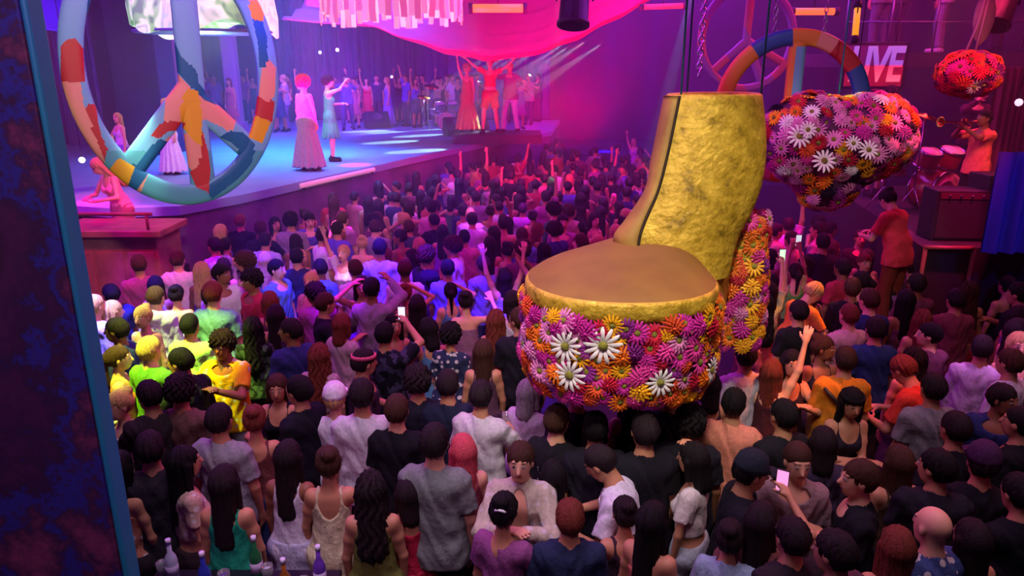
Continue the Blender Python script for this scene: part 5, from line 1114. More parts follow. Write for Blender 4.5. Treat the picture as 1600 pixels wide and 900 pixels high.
 (432, 492, 0, 'f', 'stand', 'long', 'dark', 'tank', '4a2a48', 'skirt', '30203a', 't', 'woman with long dark hair in plum right of the leafy shirt', 'the woman in plum', {}),
 (500, 555, -10, 'f', 'stand', 'wavy', 'auburn', 'crop', 'a88a94', 'skirt', '6a505c', 'l', 'auburn wavy haired woman in a lace crop top', 'the woman in lace', {'pat': 'floral'}),
 (536, 506, -25, 'f', 'stand', 'bob', 'auburn', 'tee', 'b0949a', 'jeans', '4a4460', 'l', 'woman with a wine red bob in a beige t-shirt', 'the woman with the red bob', {}),
 (571, 566, -80, 'm', 'look_side', 'short', 'dark', 'tee', '382a3a', 'trousers', '241c2c', 't', 'man in a pink headband facing right, behind the white t-shirt', 'the man in the pink headband', {'extra': 'band', 'ec': 'c05070'}),
 (602, 522, -10, 'm', 'phone', 'short', 'black', 'tee', '2c2c40', 'trousers', '1c1a28', 't', 'man in a dark camouflage shirt holding up a lit phone', 'the man with the lit phone', {'pat': 'camo'}),
 (652, 476, 5, 'f', 'stand', 'long', 'dark', 'tank', '3c2444', 'skirt', '2a1c34', 't', 'woman with long dark hair in aubergine near the middle of the crowd', 'the woman in aubergine', {}),
 (668, 514, 20, 'f', 'hug', 'bob', 'black', 'dress', '4f7ba4', 'none', '0', 't', 'woman in a light blue tank dress with a black bob', 'the woman in the blue dress', {}),
 (705, 524, -15, 'f', 'stand', 'curly', 'black', 'tee', '2a3050', 'skirt', '2a2438', 't', 'curly haired woman in a dark blue printed t-shirt', 'the woman in the blue print', {'pat': 'floral'}),
 (755, 548, 0, 'f', 'stand', 'long', 'brown', 'tank', '5a3a50', 'skirt', '3c2840', 't', 'woman with very long brown hair left of the shoe flowers', 'the brunette beside the shoe', {}),
 (652, 596, 10, 'm', 'stand', 'curly', 'dark', 'tee', '1e1c2c', 'trousers', '1a1824', 't', 'man in a dark shirt directly behind the brown haired man in black', 'the man in the dark shirt', {}),
 (776, 500, -20, 'f', 'stand', 'wavy', 'auburn', 'tank', '7a3e44', 'skirt', '4a2a38', 't', 'auburn haired woman left of the shoe, reddish top', 'the auburn haired woman by the shoe', {}),
 (728, 470, 10, 'f', 'dance', 'bun', 'dark', 'strapless', '8a6078', 'skirt', '503a50', 'l', 'woman in a mauve strapless top dancing left of the shoe', 'the woman in mauve', {}),
 # ---- third band, left and centre
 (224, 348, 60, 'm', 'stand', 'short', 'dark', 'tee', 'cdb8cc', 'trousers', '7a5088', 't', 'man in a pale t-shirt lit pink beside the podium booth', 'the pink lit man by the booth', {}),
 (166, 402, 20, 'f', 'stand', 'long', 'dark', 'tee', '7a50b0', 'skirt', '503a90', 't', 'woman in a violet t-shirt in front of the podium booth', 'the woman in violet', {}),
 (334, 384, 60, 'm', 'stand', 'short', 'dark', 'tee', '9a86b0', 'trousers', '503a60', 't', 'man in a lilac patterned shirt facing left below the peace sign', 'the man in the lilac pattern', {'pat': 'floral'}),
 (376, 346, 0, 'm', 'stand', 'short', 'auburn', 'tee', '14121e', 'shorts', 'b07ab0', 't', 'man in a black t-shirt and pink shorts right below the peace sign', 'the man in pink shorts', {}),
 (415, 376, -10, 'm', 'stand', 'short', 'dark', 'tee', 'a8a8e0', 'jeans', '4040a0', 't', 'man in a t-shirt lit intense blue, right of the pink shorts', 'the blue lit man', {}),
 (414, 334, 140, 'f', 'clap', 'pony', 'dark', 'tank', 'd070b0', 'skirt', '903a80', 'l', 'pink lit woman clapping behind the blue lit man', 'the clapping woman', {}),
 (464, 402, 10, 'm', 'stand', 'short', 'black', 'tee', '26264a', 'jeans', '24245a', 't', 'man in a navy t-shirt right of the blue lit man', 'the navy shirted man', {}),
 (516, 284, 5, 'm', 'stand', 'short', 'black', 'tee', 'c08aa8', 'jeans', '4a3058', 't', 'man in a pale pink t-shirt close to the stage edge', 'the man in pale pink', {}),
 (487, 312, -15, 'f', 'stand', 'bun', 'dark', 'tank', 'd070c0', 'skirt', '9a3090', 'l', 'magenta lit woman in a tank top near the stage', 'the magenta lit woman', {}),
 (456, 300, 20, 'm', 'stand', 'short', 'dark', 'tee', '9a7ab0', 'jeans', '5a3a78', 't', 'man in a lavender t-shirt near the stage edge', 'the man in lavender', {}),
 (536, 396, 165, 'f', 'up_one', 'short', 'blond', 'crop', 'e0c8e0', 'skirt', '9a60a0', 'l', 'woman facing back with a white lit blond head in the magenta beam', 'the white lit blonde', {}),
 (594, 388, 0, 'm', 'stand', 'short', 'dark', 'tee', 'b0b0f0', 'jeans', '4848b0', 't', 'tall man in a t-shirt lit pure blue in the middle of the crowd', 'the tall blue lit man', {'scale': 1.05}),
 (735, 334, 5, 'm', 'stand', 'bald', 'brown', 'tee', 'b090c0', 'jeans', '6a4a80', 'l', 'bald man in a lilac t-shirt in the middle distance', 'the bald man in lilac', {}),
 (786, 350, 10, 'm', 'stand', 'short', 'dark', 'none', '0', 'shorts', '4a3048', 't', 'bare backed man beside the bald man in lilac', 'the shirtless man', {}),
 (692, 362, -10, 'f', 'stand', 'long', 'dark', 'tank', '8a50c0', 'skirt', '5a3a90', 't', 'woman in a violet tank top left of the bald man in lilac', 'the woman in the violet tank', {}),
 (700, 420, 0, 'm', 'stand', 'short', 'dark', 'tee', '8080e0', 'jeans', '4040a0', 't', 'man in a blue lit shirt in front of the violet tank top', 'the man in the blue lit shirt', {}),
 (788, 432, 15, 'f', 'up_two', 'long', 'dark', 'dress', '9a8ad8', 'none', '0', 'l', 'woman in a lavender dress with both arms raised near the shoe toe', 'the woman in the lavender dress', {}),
 # ---- right side
 (1163, 556, 8, 'm', 'stand', 'short', 'dark', 'tee', 'bcb4c2', 'trousers', '302838', 't', 'man in a white t-shirt just right of the shoe flowers', 'the man in white by the shoe', {}),
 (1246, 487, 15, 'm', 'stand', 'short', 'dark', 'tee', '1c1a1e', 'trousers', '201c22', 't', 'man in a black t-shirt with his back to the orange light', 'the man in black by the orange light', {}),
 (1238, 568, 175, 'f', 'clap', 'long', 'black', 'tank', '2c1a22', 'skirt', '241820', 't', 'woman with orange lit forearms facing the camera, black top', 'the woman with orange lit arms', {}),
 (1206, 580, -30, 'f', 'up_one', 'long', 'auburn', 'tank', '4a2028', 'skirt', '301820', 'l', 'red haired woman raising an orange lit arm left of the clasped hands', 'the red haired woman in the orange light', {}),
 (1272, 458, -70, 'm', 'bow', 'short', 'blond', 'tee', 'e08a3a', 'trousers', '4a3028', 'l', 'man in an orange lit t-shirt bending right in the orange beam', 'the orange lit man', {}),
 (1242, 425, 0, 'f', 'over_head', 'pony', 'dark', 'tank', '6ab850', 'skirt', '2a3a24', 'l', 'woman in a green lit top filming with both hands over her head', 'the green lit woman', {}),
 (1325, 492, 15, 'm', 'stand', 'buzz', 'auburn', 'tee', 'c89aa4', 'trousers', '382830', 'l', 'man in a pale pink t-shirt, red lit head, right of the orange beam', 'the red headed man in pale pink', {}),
 (1320, 562, -10, 'm', 'stand', 'short', 'dark', 'tee', 'c07a1e', 'trousers', '38281e', 't', 'man in a mustard t-shirt with a black strap across his back', 'the man in mustard', {}),
 (1366, 514, 0, 'm', 'stand', 'short', 'dark', 'tee', '25386a', 'trousers', '20202c', 't', 'man in a navy blue t-shirt behind the mustard t-shirt', 'the man in navy blue', {}),
 (1410, 578, 40, 'm', 'bow', 'short', 'auburn', 'tee', 'c23a2a', 'trousers', '402028', 't', 'man in a bright red t-shirt leaning left, right of the mustard shirt', 'the man in bright red', {}),
 (1456, 606, 0, 'm', 'stand', 'short', 'dark', 'tee', '7c7a82', 'trousers', '302c38', 't', 'man in a stone grey t-shirt right of the bright red shirt', 'the man in stone grey', {}),
 (1534, 544, -30, 'm', 'stand', 'short', 'dark', 'long', 'b8a8c4', 'trousers', '383040', 't', 'man in a long pale lilac shirt near the right edge', 'the man in the lilac shirt', {}),
 (1575, 566, 30, 'm', 'stand', 'short', 'brown', 'tee', 'c0b8cc', 'trousers', '383040', 't', 'man in a white t-shirt at the right edge in front of the lilac shirt', 'the man in white at the right edge', {}),
 (1386, 312, 30, 'm', 'bow', 'bun', 'dark', 'tee', 'd83a4a', 'trousers', '7a3020', 'l', 'man in a glowing red shirt leaning forward beside the band platform', 'the man in glowing red', {}),
 (1424, 418, 0, 'm', 'folded', 'short', 'dark', 'tee', '15121c', 'trousers', '18151f', 't', 'man in black facing the band platform', 'the man in black below the platform', {'extra': 'cap', 'ec': '401838'}),
 (1400, 432, -40, 'f', 'stand', 'long', 'dark', 'tee', 'a060b0', 'skirt', '503058', 't', 'woman in orchid purple beside the man in black below the platform', 'the woman in orchid', {}),
 (1528, 402, 15, 'f', 'stand', 'pony', 'dark', 'dress', '8094b0', 'none', '0', 'l', 'woman in a long pale blue grey dress right of the platform rail', 'the woman in blue grey', {}),
 (1572, 446, 10, 'f', 'stand', 'pony', 'black', 'strapless', '18151f', 'skirt', '1a1822', 'l', 'woman with a black ponytail in a strapless black top near the right edge', 'the woman with the black ponytail', {}),
 (1592, 402, 20, 'm', 'stand', 'short', 'dark', 'tee', 'b4aab4', 'trousers', '302c38', 't', 'man in a pale grey t-shirt at the right edge behind the ponytail', 'the man in pale grey', {}),
 (1492, 468, 0, 'm', 'stand', 'short', 'dark', 'tee', '7a3a4c', 'trousers', '2c2030', 't', 'man in a dark rose t-shirt in front of the platform rail', 'the man in dark rose', {}),
 (1440, 500, -10, 'f', 'stand', 'wavy', 'auburn', 'tank', '5a2a38', 'skirt', '301c28', 't', 'auburn haired woman behind the stone grey shirt', 'the woman behind the grey shirt', {}),
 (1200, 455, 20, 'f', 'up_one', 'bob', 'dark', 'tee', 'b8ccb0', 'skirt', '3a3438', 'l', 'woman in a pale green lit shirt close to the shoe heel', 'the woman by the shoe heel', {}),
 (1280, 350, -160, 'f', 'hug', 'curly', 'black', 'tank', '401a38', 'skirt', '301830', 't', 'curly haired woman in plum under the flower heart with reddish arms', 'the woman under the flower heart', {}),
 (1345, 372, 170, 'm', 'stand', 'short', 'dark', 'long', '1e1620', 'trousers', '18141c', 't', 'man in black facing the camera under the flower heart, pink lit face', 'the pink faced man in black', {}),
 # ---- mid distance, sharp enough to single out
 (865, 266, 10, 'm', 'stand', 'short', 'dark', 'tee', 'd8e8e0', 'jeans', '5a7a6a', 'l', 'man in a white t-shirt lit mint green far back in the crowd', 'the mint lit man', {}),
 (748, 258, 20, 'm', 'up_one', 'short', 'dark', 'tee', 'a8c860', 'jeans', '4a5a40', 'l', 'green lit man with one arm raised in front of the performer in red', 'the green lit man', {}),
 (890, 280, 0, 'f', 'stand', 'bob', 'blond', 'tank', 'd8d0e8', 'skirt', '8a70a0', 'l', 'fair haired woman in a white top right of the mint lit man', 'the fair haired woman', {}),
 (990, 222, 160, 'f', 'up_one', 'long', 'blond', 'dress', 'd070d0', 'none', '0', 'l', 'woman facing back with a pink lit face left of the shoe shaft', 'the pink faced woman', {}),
]
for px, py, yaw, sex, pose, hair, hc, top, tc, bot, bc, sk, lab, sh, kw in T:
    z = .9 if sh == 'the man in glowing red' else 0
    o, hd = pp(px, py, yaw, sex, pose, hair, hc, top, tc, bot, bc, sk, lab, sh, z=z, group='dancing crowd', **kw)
    if sh == 'the woman with the pink phone': phone(hd[1], 'phone with a glowing pink screen held at the bottom right', 'ff9ad8', R(-30))
    if sh == 'the man with the lit phone': phone(hd[1], 'phone with a bright white screen held by the man in the camouflage shirt', 'e8e0ff', 0)
    if sh == 'the green lit woman': phone(hd[1], 'phone held overhead by the green lit woman', 'c8d0d8', 0)
    if sh == 'the woman by the shoe heel': phone(hd[1], 'pale phone held up close to the shoe heel', 'c8ffc8', 0)
    if sh == 'the man in the loose white shirt': glass(hd[1], 'glass held by the man in the loose white shirt')
    if sh == 'the fair man in dusty grey': glass(hd[1], 'glass held by the fair man in dusty grey', 'b06a4a')
    if sh == 'the blonde in dark green': glass(hd[1], 'glass held by the lime lit blonde in dark green')
    if sh == 'the woman in purple':
        M = o.matrix_world; rg = rig('f', 'drink')
        k = MB().tube([(-.03, -.118, .055), (-.01, -.126, .065), (.02, -.126, .062), (.035, -.118, .05)], .009, 8).build('hair_clip', mat('pearl_white', 'f0ecf4', .3), o)
        k.matrix_local = Matrix(np.vstack([np.hstack([rg.HR, rg.hc[:, None]]), [0, 0, 0, 1]]).tolist()); glass(hd[1], 'pink drink held by the woman in purple', 'd07a9a')
    if sh == 'the man in mustard':
        MB().tube([(-.17, -.12, 1.44), (-.06, -.150, 1.33), (.05, -.150, 1.19), (.15, -.125, 1.02), (.19, -.02, .95)], .018, 8).build('bag_strap', mat('strap_black', '0e0c10', .6), o)
    if sh == 'the woman with crossed arms':
        pass

TQ = atd(1538, 190, 9.3)
# ---- stage performers and the band (standing on the stage, z = 2)
SP = [
 (520, 252, -75, 'f', 'phone', 'curly', 'dark', 'dress', '3d9a70', 'none', '0', 'l', 'dancer in a green mini dress facing right on the stage front', 'the green dressed dancer', {'scale': 1.02}),
 (484, 266, -20, 'f', 'stand', 'afro', 'red', 'gown', 'b0909c', 'none', '0', 'l', 'performer in a long pale flared costume beside the green dressed dancer', 'the performer in the flared costume', {'scale': 1.02}),
 (576, 198, 200, 'f', 'up_one', 'long', 'dark', 'dress', 'f0205a', 'none', '0', 'l', 'dancer in a red dress at the back of the stage', 'the red dressed dancer', {}),
 (608, 197, 120, 'f', 'stand', 'long', 'blond', 'gown', '8a7ad8', 'none', '0', 'l', 'dancer in a long lavender robe right of the red dressed dancer', 'the dancer in the lavender robe', {}),
 (545, 203, 190, 'm', 'dance', 'short', 'dark', 'tee', '5a64c0', 'jeans', '30347a', 't', 'dancer in a blue shirt behind the green dressed dancer', 'the dancer in blue', {}),
 (450, 205, 100, 'm', 'stand', 'short', 'blond', 'tee', 'c0b0e8', 'trousers', '8a70b8', 'l', 'stage dancer in a white shirt right beside the peace sign rim', 'the white shirted dancer', {}),
 (260, 215, 180, 'm', 'stand', 'short', 'dark', 'long', 'd0c0dc', 'trousers', 'b0a0c8', 'l', 'person in pale clothes seen through the peace sign left of its bar', 'the pale person in the sign', {}),
 (272, 272, 170, 'f', 'stand', 'bun', 'blond', 'gown', 'e8d8e4', 'none', '0', 'l', 'person in a white gown seen low through the bottom of the peace sign', 'the white gowned person', {'scale': .80}),
 (366, 205, 170, 'f', 'stand', 'long', 'auburn', 'dress', 'c06a80', 'none', '0', 'l', 'stage performer in rose seen through the right half of the peace sign', 'the performer in rose', {}),
 (342, 200, 200, 'm', 'hip', 'short', 'dark', 'tee', '9088c0', 'trousers', '5a5a98', 't', 'stage performer in periwinkle seen through the peace sign', 'the performer in periwinkle', {}),
 (200, 290, 150, 'f', 'hip', 'bob', 'blond', 'tank', 'd8a8d8', 'skirt', '9060c0', 'l', 'fair haired person in pink at the stage edge left inside the peace sign', 'the person in pink', {'scale': .70}),
]
for px, py, yaw, sex, pose, hair, hc, top, tc, bot, bc, sk, lab, sh, kw in SP:
    pf(px, py, yaw, sex, pose, hair, hc, top, tc, bot, bc, sk, lab, sh, z=2.0, group='stage performers', **kw)
# star performer on a low riser
q = atz(772, 208, 2.25)
struct(MB().box((q.x+.1, q.y+.3, 2.12), (2.4, 1.6, .24)).build('trim_6', DARK, smooth=False))
person(q.x-.1, q.y, 2.245, 170, 'f', 'wide', 'short', 'red', 'crop', 'e02040', 'shorts', 'c8183a', 'l', 'performer in a sparkling red outfit with bare legs and a tall feathered hat', 'the performer in red', scale=1.12, extra='hat', ec='e04a70')
person(q.x-.75, q.y+.5, 2.245, 175, 'f', 'up_one', 'curly', 'blond', 'gown', 'c08a50', 'none', '0', 'l', 'singer in a gold and white gown left of the performer in red', 'the singer in gold', scale=1.02)
person(q.x+.45, q.y+.45, 2.245, 160, 'm', 'dance', 'short', 'blond', 'tee', '9a4a8a', 'trousers', 'b8c8e0', 'l', 'performer in pale flared trousers right of the performer in red', 'the performer in pale trousers', scale=1.05)
def mic(hd, label):
    p, d = hd; r = empty('microphone', tuple(p)); tag(r, label, 'microphone', 'microphones'); MB().tube([(0, 0, -.14), (0, 0, .02)], [.012, .017], 10).build('grip', mat('mic_black', '101010', .4), r); MB().lathe([(0, .015), (.024, .02), (.03, .045), (.022, .07), (0, .078)], 16).build('mesh_head', STEEL, r)
# band on the right platform
o, hd = person(TQ.x, TQ.y, PZ, 105, 'm', 'horn', 'short', 'dark', 'tee', 'e0705a', 'trousers', '1c1820', 'b', 'musician in an orange pink shirt blowing a trumpet on the band platform', 'the trumpeter', scale=.86)
h1, h2 = hd[1][0], hd[-1][0]; mouth = Vector(o.matrix_world @ Vector((0, 0, 0))); 
bpy.context.view_layer.update(); HMx = o.matrix_world; rg = rig('m', 'horn'); mth = HMx @ Vector((rg.hc+rg.HR @ np.array([0, .115, -.055])).tolist())
dirh = (((h1+h2)/2)-mth); dirh.z = max(dirh.z, -.05); dirh.normalize(); r = empty('trumpet', tuple(mth)); tag(r, 'shiny brass trumpet played on the band platform', 'trumpet'); rt = dirh.to_track_quat('Y', 'Z').to_matrix()
V3 = lambda *a: rt @ Vector(a)
MB().tube([V3(0, 0, 0), V3(0, .30, 0), V3(0, .36, -.03), V3(0, .30, -.075), V3(0, .1, -.075), V3(0, .06, -.04), V3(0, .12, -.005), V3(0, .34, .0)], .0075, 8).build('tubing', BR, r)
MB().lathe([(.008, 0), (.009, .14), (.014, .22), (.028, .27), (.066, .305), (.064, .308), (.024, .275), (.008, .2), (0, .2)], 24, V3(0, .26, 0), rt @ Matrix.Rotation(-math.pi/2, 3, 'X')).build('bell', BR, r)
for k in range(3): MB().tube([V3(0, .16+.035*k, -.10), V3(0, .16+.035*k, .04)], .012, 10).build('valve', BR, r)
MB().lathe([(.011, -.02), (.006, .0), (.005, .03)], 12, (0, 0, 0), rt @ Matrix.Rotation(-math.pi/2, 3, 'X')).build('mouthpiece', BR, r)
o, hd = person(dk.x+.35-.30, dk.y+.5+1.3, PZ, 192, 'm', 'drum', 'curly', 'dark', 'tank', '401828', 'shorts', '201018', 'l', 'drummer in a dark tank top behind the red drum kit', 'the drummer')
for sd in (1, -1):
    p, d = hd[sd]; s_ = MB().tube([(0, 0, 0), tuple(d*.36+Vector((0, 0, .05)))], [.008, .005], 6).build('drumstick', mat('stick_wood', 'd8b088', .5), None); s_.location = p-d*.08
    tag(s_, 'wooden drumstick in the drummer\'s '+('right hand' if sd > 0 else 'left hand'), 'drumstick')
o, hd = pp(1549, 300, 75, 'm', 'clap', 'short', 'dark', 'none', '0', 'shorts', '201420', 'l', 'shirtless percussionist standing at the right end of the platform rail', 'the shirtless percussionist', z=.55, scale=1.0)
struct(MB().box((o.location.x, o.location.y, .27), (.9, .8, .54)).build('trim_7', DARK, smooth=False))
gq = atz(1386, 312, .9+1.6); struct(MB().box((gq.x+.05, gq.y, .445), (1.0, 1.0, .89)).build('trim_8', DARK, smooth=False))
person(dk.x+1.6, dk.y+1.9, PZ, 165, 'm', 'mic', 'long', 'dark', 'long', '4a1a38', 'trousers', '1c1420', 'l', 'long haired guitarist in wine red at the back of the band platform', 'the guitarist')
# bright figure sitting on the podium counter at the left
struct(MB().box((podium[0]-.3, podium[1]+.68, .6), (1.4, .6, 1.2)).build('trim_9', DARK, smooth=False))
person(podium[0]-.30, podium[1]+.66, 1.21, 150, 'f', 'bow', 'long', 'blond', 'tank', 'e890b0', 'skirt', 'a05070', 'l', 'pink lit dancer in a pale top leaning over the podium booth', 'the dancer at the booth')
# people on the upper balcony, only their legs in view
for i, (px, lab, c_, b_) in enumerate(((1372, 'person in grey trousers on the upper balcony left of centre', '6a6a70', '5a5868'), (1398, 'person in dark jeans on the upper balcony', '404048', '33334a'), (1468, 'person in pale lilac trousers and white shoes on the upper balcony', 'b0a0c0', '8a7aa8'), (1560, 'person in black trousers on the upper balcony right end', '202028', '1c1a28'))):
    q = atd(px, 60, 13.1); person(q.x, q.y, BZ, 10+20*i, 'm', 'stand', 'short', 'dark', 'tee', c_, 'trousers', b_, 't', lab, None, shoes='c8c4d0' if i == 2 else '16141a')

# ---- people of the crowd farther back, filled between those above
UP = [(100, 470), (150, 455), (200, 430), (290, 405), (330, 360), (400, 318), (450, 292), (500, 282), (560, 268), (640, 262), (700, 250), (760, 236), (850, 206), (930, 190), (1030, 182), (1100, 200), (1180, 345), (1300, 352), (1360, 385), (1440, 425), (1520, 430), (1600, 430)]
def upper(px):
    for (a, b), (c, d) in zip(UP, UP[1:]):
        if a <= px <= c: return b+(d-b)*(px-a)/(c-a)
    return 1e9
SHOE = [(1040, 150), (1195, 150), (1200, 300), (1205, 340), (1195, 470), (1150, 560), (1120, 600), (1060, 640), (960, 645), (860, 620), (812, 570), (815, 480), (840, 430), (960, 365), (1010, 300)]
colN = {'d6d0de': 'white', '1a1822': 'black', '8a7a8c': 'grey', '9a4a88': 'magenta', '5a4ab0': 'violet', '2a3068': 'navy', 'c27a92': 'pink', 'b03048': 'red', '5a8ab0': 'sky blue', '3a6a5a': 'bottle green', 'b8a088': 'beige', '6a3a50': 'maroon'}
hN = {'short': 'short', 'long': 'long', 'bob': 'bobbed', 'bun': 'pinned up', 'curly': 'curly', 'pony': 'ponytailed', 'wavy': 'wavy'}
tN = {'tee': 't-shirt', 'tank': 'tank top', 'crop': 'crop top', 'dress': 'dress', 'strapless': 'strapless top', 'long': 'long sleeved shirt'}
pN = {'stand': '', 'up_one': 'one arm raised', 'up_two': 'both arms raised', 'film': 'filming with both hands', 'phone': 'holding up a hand', 'drink': 'one forearm raised', 'dance': 'dancing', 'clap': 'hands together', 'hug': 'arms forward', 'turn': 'looking sideways', 'touch_hair': 'touching the hair'}
fr = random.Random(21); cand = []
POS = [(p[0], p[1]) for p in PEOPLE]; used = set()
anch = [(p[0], p[1], p[2]) for p in PEOPLE if p[2] and p[1] < 24]
on_floor = [p for p in PEOPLE]
def stage_clear(x, y):
    return not inpoly(x, y+.45, poly) and not inpoly(x, y, [(PB[0][0]-.4, PB[0][1]-.45), (PB[1][0], PB[1][1]-.45), PB[2], PB[3]])
for _ in range(40000):
    py = 104+ (fr.uniform(.135, .93))*560; px = fr.uniform(118, 1600)
    cand.append((px, py))
cand.sort(key=lambda c: -c[1])
hz = 1.60; n_fill = 0; FILL = []
for px, py in cand:
    if n_fill >= 330: break
    up_ = upper(px)
    if py < up_ or py > 640 or inpoly(px, py, SHOE): continue
    if px < 150+(py-430)*.19 and py > 430: continue
    zb_ = 0.0
    if py < 232 and px > 880: zb_ = None
    q = atz(px, py, hz)
    if zb_ is None:
        q = atz(px, py, 1.1+hz)
        if not (q.y > 25.9 and q.y < 30.6 and 2.2 < q.x < 10): continue
        zb_ = 1.1
    elif q.y > 25.3 or (q.y > 25.4 and q.x > 1.9): continue
    if zb_ == 0 and not stage_clear(q.x, q.y): continue
    if abs(q.x-podium[0]) < .95 and -.9 < q.y-podium[1] < 1.4: continue
    dm = .47+.010*max(0, q.y-6)+(.01*(q.y-14) if q.y > 14 else 0)
    if any((q.x-a)**2+(q.y-b)**2 < dm*dm for a, b in POS): continue
    if py > 520 and any(abs(proj((p[0], p[1], 1.6))[0]-px) < 26 and -95 < proj((p[0], p[1], 1.6))[1]-py < 60 for p in PEOPLE[:110]): continue
    POS.append((q.x, q.y)); FILL.append((px, py, q, zb_)); n_fill += 1
NPERS = 300-len(PEOPLE)-34-1
FAR = FILL[NPERS:]; FILL = FILL[:NPERS]
for px, py, q, zb_ in FILL:
    sex = fr.choice('mf'); near = q.y < 7.5
    pose = fr.choices(['stand', 'turn', 'drink', 'up_one', 'up_two', 'film', 'phone', 'dance', 'clap', 'hug', 'touch_hair'], [13, 4, 2, .8, .3, .5, .8, 1, .8, .8, .6])[0]
    if near: pose = fr.choice(['stand', 'turn', 'drink'])
    hair = fr.choice(['short', 'short', 'short', 'curly']) if sex == 'm' else fr.choice(['long', 'long', 'wavy', 'bob', 'bun', 'pony'])
    if sex == 'f' and pose in ('film', 'phone', 'clap'): pose = 'stand'
    if sex == 'm' and pose in ('touch_hair', 'dance'): pose = 'stand'
    top = fr.choice(['tee', 'tee', 'tee', 'long'] if sex == 'm' else ['tank', 'tank', 'crop', 'dress', 'strapless'])
    if pose in ('up_two', 'hug', 'turn') and sex == 'f': top = 'tank'
    if pose in ('drink', 'up_two', 'hug') and sex == 'm': top = 'tee'
    tc = fr.choice(list(colN) if not near else ['1a1822', '2a3068', '6a3a50', '8a7a8c'])
    if px < 1020 and 6.8 < q.y < 13 and fr.random() < .5: tc = fr.choice(['d6d0de', 'd6d0de', '5a4ab0', '5a8ab0', 'c27a92', '9a4a88', '8a7a8c'])
    if px > 1180 and tc in ('5a8ab0', '3a6a5a'): tc = '6a3a50'
    hc = fr.choice(['black', 'dark', 'dark', 'brown', 'auburn', 'blond'] if sex == 'f' else ['black', 'dark', 'brown'])
    yaw = fr.gauss(8 if px < 1100 else 5, 26)+ (fr.choice([0, 0, 0, 0, 0, 180, 90, -90]))
    if px < 1000: yaw += -math.degrees(math.atan2(-2-q.x, 18-min(q.y, 16)))*.5 if q.y < 16 else 30
    who = 'woman' if sex == 'f' else 'man'
    A = sorted(anch, key=lambda a: (a[0]-q.x)**2+(a[1]-q.y)**2)[:5]
    base = f"{who} with {hN[hair]} {hc} hair in a {colN[tc]} {tN[top]}" if hc != 'dark' else f"{who} with {hN[hair]} dark hair in a {colN[tc]} {tN[top]}"
    lab = None
    for ax, ay, nm in A:
        dx, dy = q.x-ax, q.y-ay
        rel = ('behind' if dy > 0 else 'in front of') if abs(dy) > abs(dx) else ('right of' if dx > 0 else 'left of')
        l1 = f"{base}, {rel} {nm}"
        if len(l1.split()) <= 16 and l1 not in used: lab = l1; break
        l1 = f"{who} in a {colN[tc]} {tN[top]}, {hc} hair, {rel} {nm}"
        if len(l1.split()) <= 16 and l1 not in used: lab = l1; break
        l1 = f"{who} in a {colN[tc]} {tN[top]}, {rel} {nm}"
        if len(l1.split()) <= 16 and l1 not in used: lab = l1; break
    used.add(lab)
    bot = 'none' if top == 'dress' else fr.choice(['trousers', 'jeans', 'shorts'] if sex == 'm' else ['skirt', 'jeans'])
    person(q.x, q.y, zb_, yaw, sex, pose, hair, hc, top, tc, bot, fr.choice(['20202c', '34304a', '4a4a60', '5a4450']), fr.choice('lttb'), lab or base+' in the crowd', None, group='dancing crowd', scale=fr.uniform(.95, 1.04) if sex == 'm' else fr.uniform(.89, .97))
# dancers and guests along the back of the stage
bk = []
for i in range(34):
    px = [432, 455, 470, 552, 560, 588, 622, 634, 648, 660, 672, 684, 696, 708, 720, 732, 745, 800, 812, 826, 840, 300, 318, 330, 350, 380, 388, 225, 240, 408, 420, 545, 640, 700][i]
    d = fr.uniform(22.5, 28.0); q = atd(px, 120, d); sex = fr.choice('mf'); cc = fr.choice(list(colN)); hair = 'short' if sex == 'm' else fr.choice(['long', 'bob', 'bun'])
    if any((q.x-a)**2+(q.y-b)**2 < .36 for a, b in bk): q.y += .8
    q.x = max(q.x, -11.2)
    if math.hypot(q.x-dk2.x+.9, q.y-dk2.y-2.4) < 1.3: q.y = dk2.y+4.1+.1*(i % 5)
    bk.append((q.x, q.y)); pose = fr.choice(['stand', 'up_one', 'clap'] if sex == 'm' else ['stand', 'dance', 'up_one']); top = 'tee' if sex == 'm' else fr.choice(['dress', 'tank'])
    cand_ = [p for p in PEOPLE if p[2] and p[3].location.z > 1.9]; near_ = sorted(cand_, key=lambda a: (proj((a[0], a[1], 3))[0]-px)**2)[:4]; lab = None
    for a in near_:
        dx = q.x-a[0]; rel = 'behind' if abs(dx) < .8 else ('right of' if dx > 0 else 'left of')
        l1 = f"{'woman' if sex == 'f' else 'man'} in a {colN[cc]} {tN[top]} at the stage back, {rel} {a[2]}"
        if l1 not in used and len(l1.split()) <= 16: lab = l1; break
    if not lab: lab = f"{'woman' if sex == 'f' else 'man'} with {hN[hair]} hair in {colN[cc]} standing far back on the stage"
    used.add(lab)
    person(q.x, min(q.y, 28.6), 2.0, 180+fr.uniform(-50, 50), sex, pose, hair, fr.choice(['dark', 'black', 'brown']), top, cc, 'none' if top == 'dress' else 'trousers' if sex == 'm' else 'skirt', '3a3458', fr.choice('lt'), lab, None, group='people at the back of the stage')

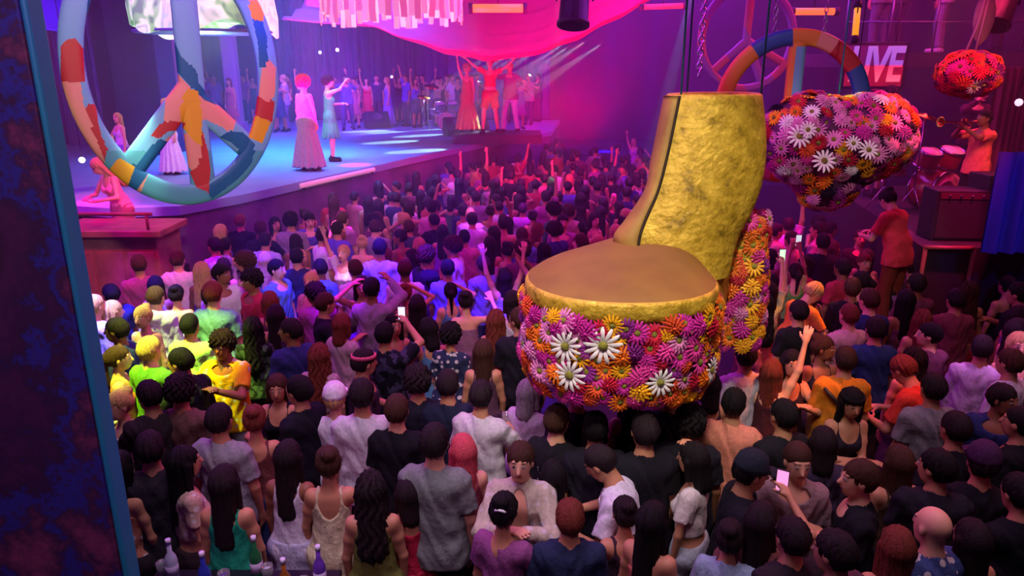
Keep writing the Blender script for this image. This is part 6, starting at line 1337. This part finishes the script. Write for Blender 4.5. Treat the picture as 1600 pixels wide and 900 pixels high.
# ---- the farthest part of the crowd, too many and too small to tell apart: one object
def far_crowd():
    rr = random.Random(5); CL = list(colN); mats = [mat('crowd_skin', 'b07a60', .6), mat('crowd_hair', '1c1218', .6)]+[mat('crowd_'+c, c, .9) for c in CL]
    protos = []
    for sex, pose, top, hair in (('m', 'stand', 'tee', 'short'), ('m', 'up_one', 'tee', 'short'), ('f', 'stand', 'tank', 'long'), ('f', 'stand', 'tank', 'bun'), ('m', 'stand', 'long', 'short'), ('m', 'stand', 'tee', 'short'), ('f', 'stand', 'tank', 'wavy'), ('m', 'turn', 'tee', 'short'), ('f', 'dance', 'tank', 'bob')):
        rg = rig(sex, pose); lo, hi = rg.bounds()
        P = [(rg.body(.021), 0, None), (rg.top(top, .021), 2, None), (rg.bottom('trousers', .026), 1, None)]
        hm = cached(('hair', hair), lambda: hair_mesh(hair)); P.append((hm, 1, (rg.HR, rg.hc)))
        out = []
        for me, k, T_ in P:
            v = np.empty(len(me.vertices)*3, np.float32); me.vertices.foreach_get('co', v); v = v.reshape(-1, 3)
            if T_: v = v @ T_[0].T+T_[1]
            f = np.empty(len(me.loops), np.int32); me.loops.foreach_get('vertex_index', f); out.append((v, f.reshape(-1, 4), k))
        protos.append(out)
    VV, FF, MI = [], [], []; n = 0
    for px, py, q, zb_ in FAR:
        a = R(rr.gauss(5, 30)); c, s_ = math.cos(a), math.sin(a); sc = rr.uniform(.9, 1.02); ci = rr.randrange(len(CL)); M3 = np.array([[c, -s_, 0], [s_, c, 0], [0, 0, 1]])*sc
        for v, f, k in rr.choice(protos):
            VV.append(v @ M3.T+np.array([q.x, q.y, zb_])); FF.append(f+n); n += len(v); MI.append(np.full(len(f), k if k < 2 else 2+ci))
    V = np.concatenate(VV).astype(np.float32); Q = np.concatenate(FF).astype(np.int32); me = bpy.data.meshes.new('crowd')
    me.vertices.add(len(V)); me.vertices.foreach_set('co', V.ravel()); me.loops.add(Q.size); me.loops.foreach_set('vertex_index', Q.ravel()); me.polygons.add(len(Q))
    me.polygons.foreach_set('loop_start', np.arange(0, Q.size, 4, dtype=np.int32)); me.polygons.foreach_set('material_index', np.concatenate(MI).astype(np.int32)); me.polygons.foreach_set('use_smooth', np.ones(len(Q), bool)); me.update(calc_edges=True)
    for m in mats: me.materials.append(m)
    o = link('crowd', me); tag(o, 'distant purple lit crowd at the back of the dance floor', 'crowd', kind='stuff')
print('FAR', len(FAR))
if FAR: far_crowd()
# ---- table with bottles and glasses at the bottom left
tq = atz(372, 925, 1.0)
r = empty('bar_table', (tq.x, tq.y, 0)); tag(r, 'dark bar table with bottles at the bottom edge in front of the emerald top', 'table')
TM = mat('table_black', '1a1626', .3, coat=.4); TH = 1.0
MB().box((0, 0, TH-.02), (1.15, .42, .04)).build('tabletop', TM, r, smooth=False, bevel=.01); MB().box((0, 0, .03), (.6, .35, .05)).build('foot', TM, r, smooth=False, bevel=.01); MB().tube([(0, 0, .05), (0, 0, TH-.04)], .05, 12).build('pedestal', TM, r)
bc_ = [('green', '1f6a3a'), ('clear', 'c8c8e0'), ('amber', '9a5a1c'), ('blue', '2a3aa8'), ('violet', '6a3ab0')]
for i in range(10):
    x = tq.x-.52+i*.115+(.02, -.02, .03, 0, -.03)[i % 5]; y = tq.y+((.13, -.08, .04, .10, -.02)[i*3 % 5]); nm, c_ = bc_[i % 5]; rb = empty('bottle' if i % 2 else 'drinking_glass', (x, y, TH))
    where = ['far left end', 'left end', 'left third', 'left of the middle', 'middle', 'middle, rear row', 'right of the middle', 'right third', 'right end', 'far right end'][i]
    if i % 2:
        tag(rb, f'{nm} glass bottle on the dark bar table, {where}', 'bottle', 'bottles on the bar table')
        MB().lathe([(0, 0), (.034, 0), (.037, .01), (.037, .15), (.03, .18), (.014, .21), (.013, .27), (0, .27)], 18).build('body', mat('bottle_'+nm, c_, .08, coat=1), rb); MB().lathe([(0, .265), (.016, .265), (.016, .295), (0, .297)], 12).build('cap', mat('cap_white', 'd8d4e8', .4), rb); MB().lathe([(.0378, .05), (.0378, .12)], 18).build('paper_label', mat('label_pale', 'b8a8c8', .7), rb)
    else:
        tag(rb, f'tumbler of {nm} drink on the dark bar table, {where}', 'glass', 'glasses on the bar table')
        MB().lathe([(0, 0), (.03, 0), (.036, .11), (.033, .11), (.027, .01), (0, .01)], 16).build('cup', MATS['clear_glass'], rb); MB().lathe([(0, .011), (.0265, .011), (.031, .08), (0, .08)], 16).build('drink', mat('tumbler_'+nm, c_, .1), rb)
# haze in the hall
m = bpy.data.materials.new('haze'); m.use_nodes = True; t = m.node_tree; t.nodes.clear(); vo = t.nodes.new('ShaderNodeVolumeScatter'); ou = t.nodes.new('ShaderNodeOutputMaterial'); vo.inputs['Color'].default_value = (.9, .85, 1, 1); vo.inputs['Density'].default_value = HAZE; vo.inputs['Anisotropy'].default_value = .3
t.links.new(vo.outputs[0], ou.inputs['Volume'])
if HAZE > 0:
    o = MB().box((-.75, 19.5, 3.9), (22.2, 22.8, 7.7)).build('stage_haze', m, smooth=False); tag(o, 'thin violet haze hanging over the dance floor and stage', 'haze', kind='stuff')
print('PEOPLE', len(PEOPLE), 'fill', n_fill)
